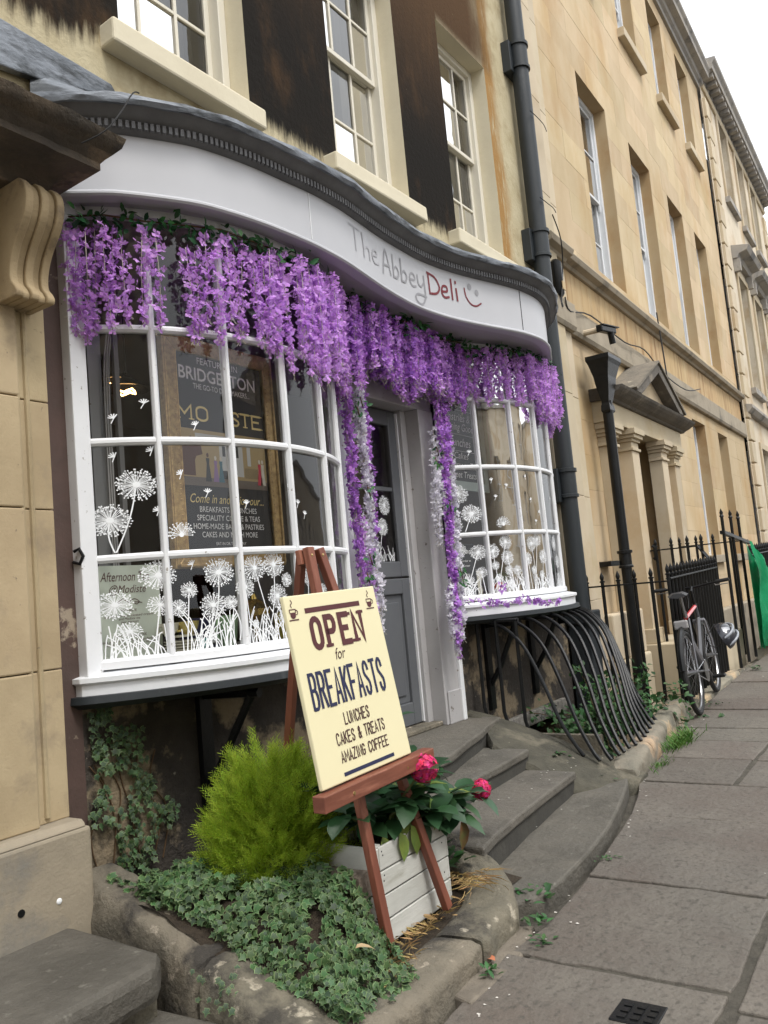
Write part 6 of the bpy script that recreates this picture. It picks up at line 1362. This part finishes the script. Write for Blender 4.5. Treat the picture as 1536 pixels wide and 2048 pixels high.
for (x, y, zt, zb) in ((5.07, -.10, 1.06, .42), (5.06, -.25, 1.05, .39), (5.055, -.40, 1.04, .34)):
    MB().tube([(x, y, zt), (x, y - .0, zb + .05), (x, y - .02, zb - .03)], .013, 8).build('bar', IRON, gg, smooth=True)
MB().tube([(5.07, .0, 1.045), (5.06, -.42, 1.045)], .014, 6).build('top_rail', IRON, gg)

# ================================================================== RAILINGS
def railing(lab, pts, z_at, hgt, step, t=None, post_r=.016, spike=.10, ztop=None, rail=(.045, .014), extra=0, first=0):
    """one object per bar; pts = plan polyline"""
    t = t or T('railing', lab, 'railing'); tot = sum((Vector(b) - Vector(a)).length for a, b in zip(pts[:-1], pts[1:])); s = first; me = {}
    for a, b in zip(pts[:-1], pts[1:]): MB().beam((a[0], a[1], z_at(a) + hgt), (b[0], b[1], z_at(b) + hgt), rail[0], rail[1]).build('rail', IRON, t, bevel=.003, seg=1)
    while s <= tot + 1e-3:
        p = pipe_at(pts, s); z = z_at(p); key = 0
        if key not in me:
            m = MB(); m.tube([(0, 0, -.05), (0, 0, hgt + .03)], post_r, 8); m.lathe((0, 0, hgt + .03), [(post_r, 0), (post_r * 1.5, .004), (post_r * 1.5, .014), (post_r * .8, .02), (post_r * 1.25, spike * .45), (post_r * 1.1, spike * .6), (0, spike)], 8); me[key] = m.mesh('bar', IRON, True)
        O('bar', me[key], t, (p[0], p[1], z)); s += step
    return t
kz = lambda p: gz(p[0]) + .03
railing('black spiked railing running back to the wall between the shop and the stone house', [(7.2, -.83), (7.2, -.06)], lambda p: gz(7.2) + .0, 1.07, .145, first=.145)
railing('black spiked railing along the pavement behind the bicycle', [(7.2, -.83), (9.05, -.80)], kz, 1.06, .115)
railing('black spiked railing climbing beside the pedimented doorway', [(9.05, -.80), (9.2, -.62), (9.2, -.05)], lambda p: gz(9.1) + (.03 if p[1] < -.7 else .25), 1.08, .17, first=.17)
railing('black spiked railing returning to the house wall beyond the doorway', [(10.62, -.86), (10.62, .0)], lambda p: gz(10.6) + .03, 1.30, .2, first=.2)
railing('long black spiked railing along the pavement into the distance', [(10.62, -.86), (17.5, -.80)], kz, 1.12, .125)
# moulded heavy handrail end by the green sheet
MB().beam((9.4, -.84, 1.62), (10.62, -.86, 1.50), .05, .035).build('gate_rail', IRON, T('gate_handrail', 'sloping black iron handrail meeting the long railing near the green sheet', 'handrail'))
gt = bpy.data.objects['gate_handrail']
for i, x in enumerate((9.42, 9.85, 10.25)): MB().tube([(x, -.85, gz(x)), (x, -.85, 1.78)], .017, 8).lathe((x, -.85, 1.78), [(.017, 0), (.025, .01), (.015, .03), (.02, .05), (0, .1)], 8).build('bar', IRON, gt, smooth=True)
# kerb under the railings
m = MB(); strip_loft(m, dens([(7.1, -.86, gz(7.1) + .035), (9.1, -.83, gz(9.1) + .035)], .1), .075, 0, 7); rough_up(m, .006, 8); m.build('railing_kerb', KERBR, kind='structure', smooth=True)
m = MB(); strip_loft(m, dens([(10.5, -.88, gz(10.5) + .07), (17.6, -.84, gz(17.6) + .07)], .15), .09, 0, 7); rough_up(m, .006, 8); m.build('railing_kerb', KERBR, kind='structure', smooth=True)
# green sheet hung on the railing
gs = T('green_sheet', 'bright green plastic sheet sack tied to the railing at the right edge', 'sheet', (10.1, -.99, 0)); m = MB(); nx, nz_2 = 16, 18
for side in (0, 1):
    for i in range(nx + 1):
        for k in range(nz_2 + 1):
            u, v = i / nx, k / nz_2; x = u * 1.25 * (.45 + .55 * (1 - v) ** .5) ; z = gz(10.1) + .10 + 1.22 * v - .35 * u * v; bul = .10 * sin(pi * min(1, max(0, 1 - v))) ** .6 * sin(pi * u)
            y = (-.0 - bul + .035 * sin(u * 21 + v * 5 + 2 * sin(v * 4)) * (1 - v * .3) + .02 * sin(u * 9 - v * 11)) if side == 0 else (.05 + .01 * sin(u * 9)); m.v.append((x - .05 * v, y, z + .02 * sin(u * 11)))
for s in (0, 1):
    for i in range(nx):
        for k in range(nz_2): a = s * (nx + 1) * (nz_2 + 1) + i * (nz_2 + 1) + k; m.f.append((a, a + 1, a + nz_2 + 2, a + nz_2 + 1)); m.m.append(0)
m.build('sheet', GREENS, gs, smooth='leaf')

# ================================================================== BICYCLE
bk = T('bicycle', 'black bicycle with red frame tubes leaning on the railing', 'bicycle', (6.93, -1.03, gz(6.93) + .005)); bk.rotation_euler = (rad(-5), -rad(1.5), atan2(.10, 1.05))
RW = .335
def wheel(x, par):
    w = E('wheel', par); w.location = (x, 0, RW)
    m = MB(); n = 40
    for i in range(n + 1): pass
    m.tube([(cos(2 * pi * i / n) * (RW - .02), 0, sin(2 * pi * i / n) * (RW - .02)) for i in range(n + 1)], .021, 10, cap=False); m.build('tyre', RUBBER, w, smooth=True)
    m = MB(); m.tube([(cos(2 * pi * i / n) * (RW - .045), 0, sin(2 * pi * i / n) * (RW - .045)) for i in range(n + 1)], .010, 6, cap=False); m.build('rim', STEEL, w, smooth=True)
    m = MB(); m.tube([(0, -.05, 0), (0, .05, 0)], .018, 10); m.tube([(0, -.07, 0), (0, .07, 0)], .006, 6); m.build('hub', STEEL, w, smooth=True)
    m = MB()
    for i in range(28): a = 2 * pi * i / 28; m.tube([(cos(a + .3) * .017, .03 * (1 if i % 2 else -1), sin(a + .3) * .017), (cos(a) * (RW - .05), 0, sin(a) * (RW - .05))], .0011, 3, cap=False)
    m.build('spokes', STEEL, w)
wheel(0, bk); wheel(1.04, bk)
bb = Vector((.44, 0, .28)); seat_t = Vector((.27, 0, .80)); head_t = Vector((.83, 0, .82)); head_b = Vector((.87, 0, .67)); rx = Vector((0, 0, RW))
m = MB(); m.tube([bb, seat_t], .017, 10).tube([rx + Vector((0, .05, 0)), bb + Vector((0, .03, 0))], .010, 8).tube([rx - Vector((0, .05, 0)), bb - Vector((0, .03, 0))], .010, 8).tube([rx + Vector((0, .05, 0)), seat_t + Vector((.01, .02, -.06))], .009, 8).tube([rx - Vector((0, .05, 0)), seat_t + Vector((.01, -.02, -.06))], .009, 8).tube([head_t, head_b], .02, 10).tube([bb, head_b + Vector((0, 0, .03))], .02, 10); m.build('frame', mat('dark_enamel', (.06, .06, .068), rough=.3, coat=.4), bk, smooth=True)
m = MB(); m.tube([seat_t - Vector((0, 0, .05)), head_t - Vector((0, 0, .02))], .017, 10); m.build('red_tube', REDP, bk, smooth=True)
m = MB()
for s in (-1, 1): m.tube([head_b + Vector((0, s * .045, -.0)), Vector((1.0, s * .05, .48)), Vector((1.04, s * .05, RW))], [.013, .012, .008], 8)
m.tube([head_b + Vector((0, -.05, 0)), head_b + Vector((0, .05, 0))], .016, 8); m.build('fork', GREYP, bk, smooth=True)
m = MB(); m.tube([seat_t - Vector((.0, 0, .05)), Vector((.235, 0, .93))], .012, 8); m.build('seat_post', STEEL, bk, smooth=True)
m = MB(); 
rows = [(-.13, .07, .0), (-.10, .085, .012), (-.04, .07, .008), (.03, .03, .002), (.10, .018, -.002), (.15, .012, -.012)]
for x, w, dz in rows: m.v += [(.235 + x, -w, .94 + dz), (.235 + x, -w * .5, .965 + dz), (.235 + x, w * .5, .965 + dz), (.235 + x, w, .94 + dz), (.235 + x, 0, .925 + dz)]
for i in range(5):
    for j in range(5): a = i * 5 + j; b = i * 5 + (j + 1) % 5; m.f.append((a, b, b + 5, a + 5)); m.m.append(0)
m.f += [(0, 1, 2, 3, 4), (29, 28, 27, 26, 25)]; m.m += [0, 0]; m.build('saddle', mat('saddle_vinyl', (.05, .05, .052), rough=.35), bk, smooth=True)
m = MB(); m.tube([head_t, head_t + Vector((-.02, 0, .12)), head_t + Vector((.04, 0, .15))], .014, 8); m.build('handlebar_stem', IRON, bk, smooth=True)
m = MB(); m.tube([(.85, -.32, .99), (.88, -.18, .98), (.87, 0, .965), (.88, .18, .98), (.85, .32, .99)], .011, 8); m.build('handlebar', IRON, bk, smooth=True)
for s in (-1, 1): MB().tube([(.85, s * .33, .99), (.862, s * .22, .986)], .016, 8).build('grip', RUBBER, bk, smooth=True); MB().tube([(.87, s * .2, .975), (.90, s * .2, .955), (.90, s * .31, .955)], .005, 6).build('brake_lever', STEEL, bk, smooth=True)
m = MB(); m.lathe((.44, -.045, .28), [(0, -.002), (.09, -.002), (.095, 0), (.09, .002), (0, .002)], 24, ax='y'); m.build('chainring', STEEL, bk)
for s, a in ((-1, 1.2), (1, 1.2 + pi)):
    ex = Vector((.44 + .17 * cos(a), s * .075, .28 - .17 * abs(sin(a)) * (1 if s < 0 else -1) * .4)); MB().tube([(.44, s * .06, .28), ex], .009, 6).build('crank', STEEL, bk); MB().box(ex.x - .045, ex.y + (0 if s > 0 else -.10), ex.z - .012, ex.x + .045, ex.y + (.10 if s > 0 else 0), ex.z + .012).build('pedal', IRON, bk, bevel=.006)
MB().tube([(.02, -.045, RW + .01), (.44, -.045, .37)], .004, 5).tube([(.02, -.045, RW - .03), (.44, -.045, .19)], .004, 5).build('chain', STEEL, bk)
m = MB(); m.tube([(cos(a) * (RW + .02), 0, RW + sin(a) * (RW + .02)) for a in [rad(60 + i * 11) for i in range(11)]], .022, 6); m.build('mudguard', IRON, bk, smooth=True)
m = MB(); m.tube(catmull([(.87, .12, .97), (.80, .14, 1.05), (.84, .05, .92), (.62, .02, .80)], 5), .003, 5); m.tube(catmull([(.88, -.14, .96), (.95, -.12, 1.0), (.95, -.03, .85), (.9, .03, .7)], 5), .003, 5); m.build('brake_cable', CAB, bk, smooth=True)
m = MB(); m.box(-.03, -.055, .685, .01, .055, .755); m.build('rear_reflector', mat('smoky_lens', (.30, .29, .29), rough=.25), bk, bevel=.012)
m = MB(); m.tube([(.22, .0, .55), (.40, -.02, .36)], .035, 8); m.build('bottle', GREYP, bk, smooth=True)
hl = T('cycle_helmet', 'black and white cycle helmet hanging from the bicycle', 'helmet', (7.22, -1.20, gz(7.2) + .58)); m = MB()
for i in range(9):
    for j in range(16):
        th = pi * .5 * i / 8; ph = 2 * pi * j / 16; m.v.append((.14 * cos(th) * cos(ph), .11 * cos(th) * sin(ph) , .11 * sin(th)))
for i in range(8):
    for j in range(16): a = i * 16 + j; b = i * 16 + (j + 1) % 16; m.f.append((a, b, b + 16, a + 16)); m.m.append(1 if (j in (2, 5, 10, 13) and i in (2, 3, 4)) else 0)
m.build('shell', [mat('helmet_black', (.02, .022, .03), rough=.25, coat=.5), STEEL], hl, smooth=True); m = MB()
for k in (-1, 1):
    m.tube([(-.12 * cos(a) , k * .035, .02 + .10 * sin(a)) for a in [i * pi / 10 for i in range(11)]], .010, 6)
m.build('rib', mat('helmet_grey', (.3, .32, .35), rough=.3), hl, smooth=True); MB().tube([(.08, -.09, 0), (.02, -.06, -.1), (.0, 0, -.13), (.02, .06, -.1), (.08, .09, 0)], .004, 5).build('strap', CAB, hl)
hl.rotation_euler = (rad(60), rad(-20), rad(20))

# ================================================================== WEEDS, LEAVES AND LITTER
random.seed(44)
br = T('bramble', 'leafy green bramble growing out of the basement area at the railing corner', 'bramble'); m = MB(); lf = MB()
for k in range(34):
    p = Vector((random.uniform(6.0, 6.85), random.uniform(-.75, -.3), .0)); d = Vector((random.gauss(0, .45), random.gauss(-.1, .4), 1.3)).normalized(); P = [p]
    for i in range(6): d = (d + Vector((random.gauss(0, .2), random.gauss(-.03, .2), -.20))).normalized(); P.append(P[-1] + d * .10)
    m.tube(P, .003, 4)
    for q in P[1:]:
        for j in range(9): leaf(lf, q + rv(.035), rv(), Vector((random.gauss(0, .5), -.5, 1)), random.uniform(.035, .07), .032)
m.build('stem', TWIG, br); lf.build('leaves', BRAM, br, smooth='leaf', kind='stuff')
def tuft(name, lab, c, n, sx, sy, h, mt=GRASSM, cat='grass', flat=0):
    m = MB()
    for k in range(n):
        x, y = c[0] + random.gauss(0, sx), c[1] + random.gauss(0, sy); a = random.uniform(0, 6.3); hh = h * random.uniform(.4, 1.2); d = Vector((cos(a) * .5, sin(a) * .5, 1 - flat)).normalized(); leaf(m, (x, y, c[2]), d, (cos(a + 1.5), sin(a + 1.5), .2), hh, min(hh * .12, .005 if flat else 1), droop=.6)
    o = m.build(name, mt, smooth='leaf', kind='stuff'); o['label'] = lab; o['category'] = cat
tuft('grass_tuft', 'grass tuft growing against the outer face of the area kerb', (5.95, -1.13, .08), 330, .16, .035, .075)
tuft('grass_tuft', 'sparse grass in the paving joint by the area kerb corner', (5.35, -1.17, .06), 120, .12, .02, .04)
tuft('dry_grass', 'dry straw lying on the bed kerb right of the planter crate', (2.95, -1.10, .145), 90, .06, .05, .10, STRAW, 'dry grass', 1.0)
tuft('dry_grass', 'dry straw along the foot of the planter crate', (2.60, -1.10, .085), 150, .14, .02, .05, STRAW, 'dry grass', .7)
tuft('dry_grass', 'dry straw around the foot of the left easel leg', (2.28, -1.18, .09), 90, .06, .03, .05, STRAW, 'dry grass', .7)
def weed(lab, c, n, sp_, s):
    m = MB()
    for k in range(n): a = random.uniform(0, 6.3); p = Vector(c) + Vector((random.gauss(0, sp_), random.gauss(0, sp_), random.uniform(0, s * .6))); leaf(m, p, (cos(a), sin(a), random.uniform(0, .8)), (0, 0, 1), s * random.uniform(.6, 1.3), s * .5)
    o = m.build('weed', BRAM, smooth='leaf', kind='stuff'); o['label'] = lab; o['category'] = 'weed'
weed('green weed at the right hand foot of the bed kerb', (3.16, -1.29, .02), 34, .035, .05); weed('pale leaved weed in the gap below the kerb bend', (2.97, -1.38, .005), 22, .03, .035); weed('small weed at the joint near the edging stone', (2.82, -1.46, .0), 16, .02, .03)
weed('tiny weed at the edge of the bottom step', (3.68, -1.385, .02), 14, .02, .025); weed('green weed on the second step by the side kerb', (4.78, -.70, .21), 24, .04, .05); weed('reddish weed on the bottom slab by the side kerb', (4.82, -.92, .10), 26, .05, .035)
weed('broad leaved weed inside the bed between crate and kerb', (3.02, -.95, .16), 30, .04, .08); weed('small weed growing at the lower edge of the bed kerb', (2.55, -1.40, .0), 18, .02, .03); weed('green weed beside the kerb below the bramble', (7.3, -.98, .12), 30, .08, .04); weed('small weed on the pavement beyond the bicycle', (9.2, -1.05, .18), 20, .04, .05)
m = MB()
for k in range(75):
    if k < 45: x = random.uniform(2.3, 6.5); y = kerb_y(x) - abs(random.gauss(0, .05))
    else: x = random.uniform(2.2, 13); y = random.uniform(-2.9, -1.05) if random.random() < .6 else kerb_y(x) - abs(random.gauss(0, .2))
    s = random.uniform(.003, .0085); z = gz(x) + .0065; a = random.uniform(0, 3); m.add([(x + cos(a + q) * s * (1 if q else .6), y + sin(a + q) * s, z + random.uniform(0, .003)) for q in (0, 1.4, 2.8, 4.4)], [(0, 1, 2, 3)])
for k in range(26): x = random.uniform(3.4, 4.8); y = random.uniform(-1.0, -.7); s = random.uniform(.003, .007); m.add([(x + cos(q) * s, y + sin(q) * s, .2035 if y > -.9 else .0925) for q in (0, 1.4, 2.8, 4.4)], [(0, 1, 2, 3)])
o = m.build('fallen_petals', LITTER, kind='stuff'); o['label'] = 'white petals and crumbs scattered over the paving and steps'; o['category'] = 'litter'
for lab, c, mt in (('curled orange dead leaf on the ground below the bed kerb', (2.62, -1.37, .008), mat('dead_leaf', (.45, .16, .08), rough=.7)), ('pale brown dead leaf caught in the ivy', (2.12, -1.16, .21), mat('tan_leaf', (.42, .30, .17), rough=.7)), ('large yellowed dead leaf beside the crate foot', (2.93, -1.02, .15), mat('tan_leaf2', (.42, .26, .09), rough=.7))):
    m = MB(); leaf(m, c, (random.gauss(0, 1), random.gauss(0, 1), .5), (0, 0, 1), .06, .035, droop=.6, seg=3); o = m.build('dead_leaf', mt, smooth='leaf'); o['label'] = lab; o['category'] = 'leaf'
bpy.context.view_layer.update()
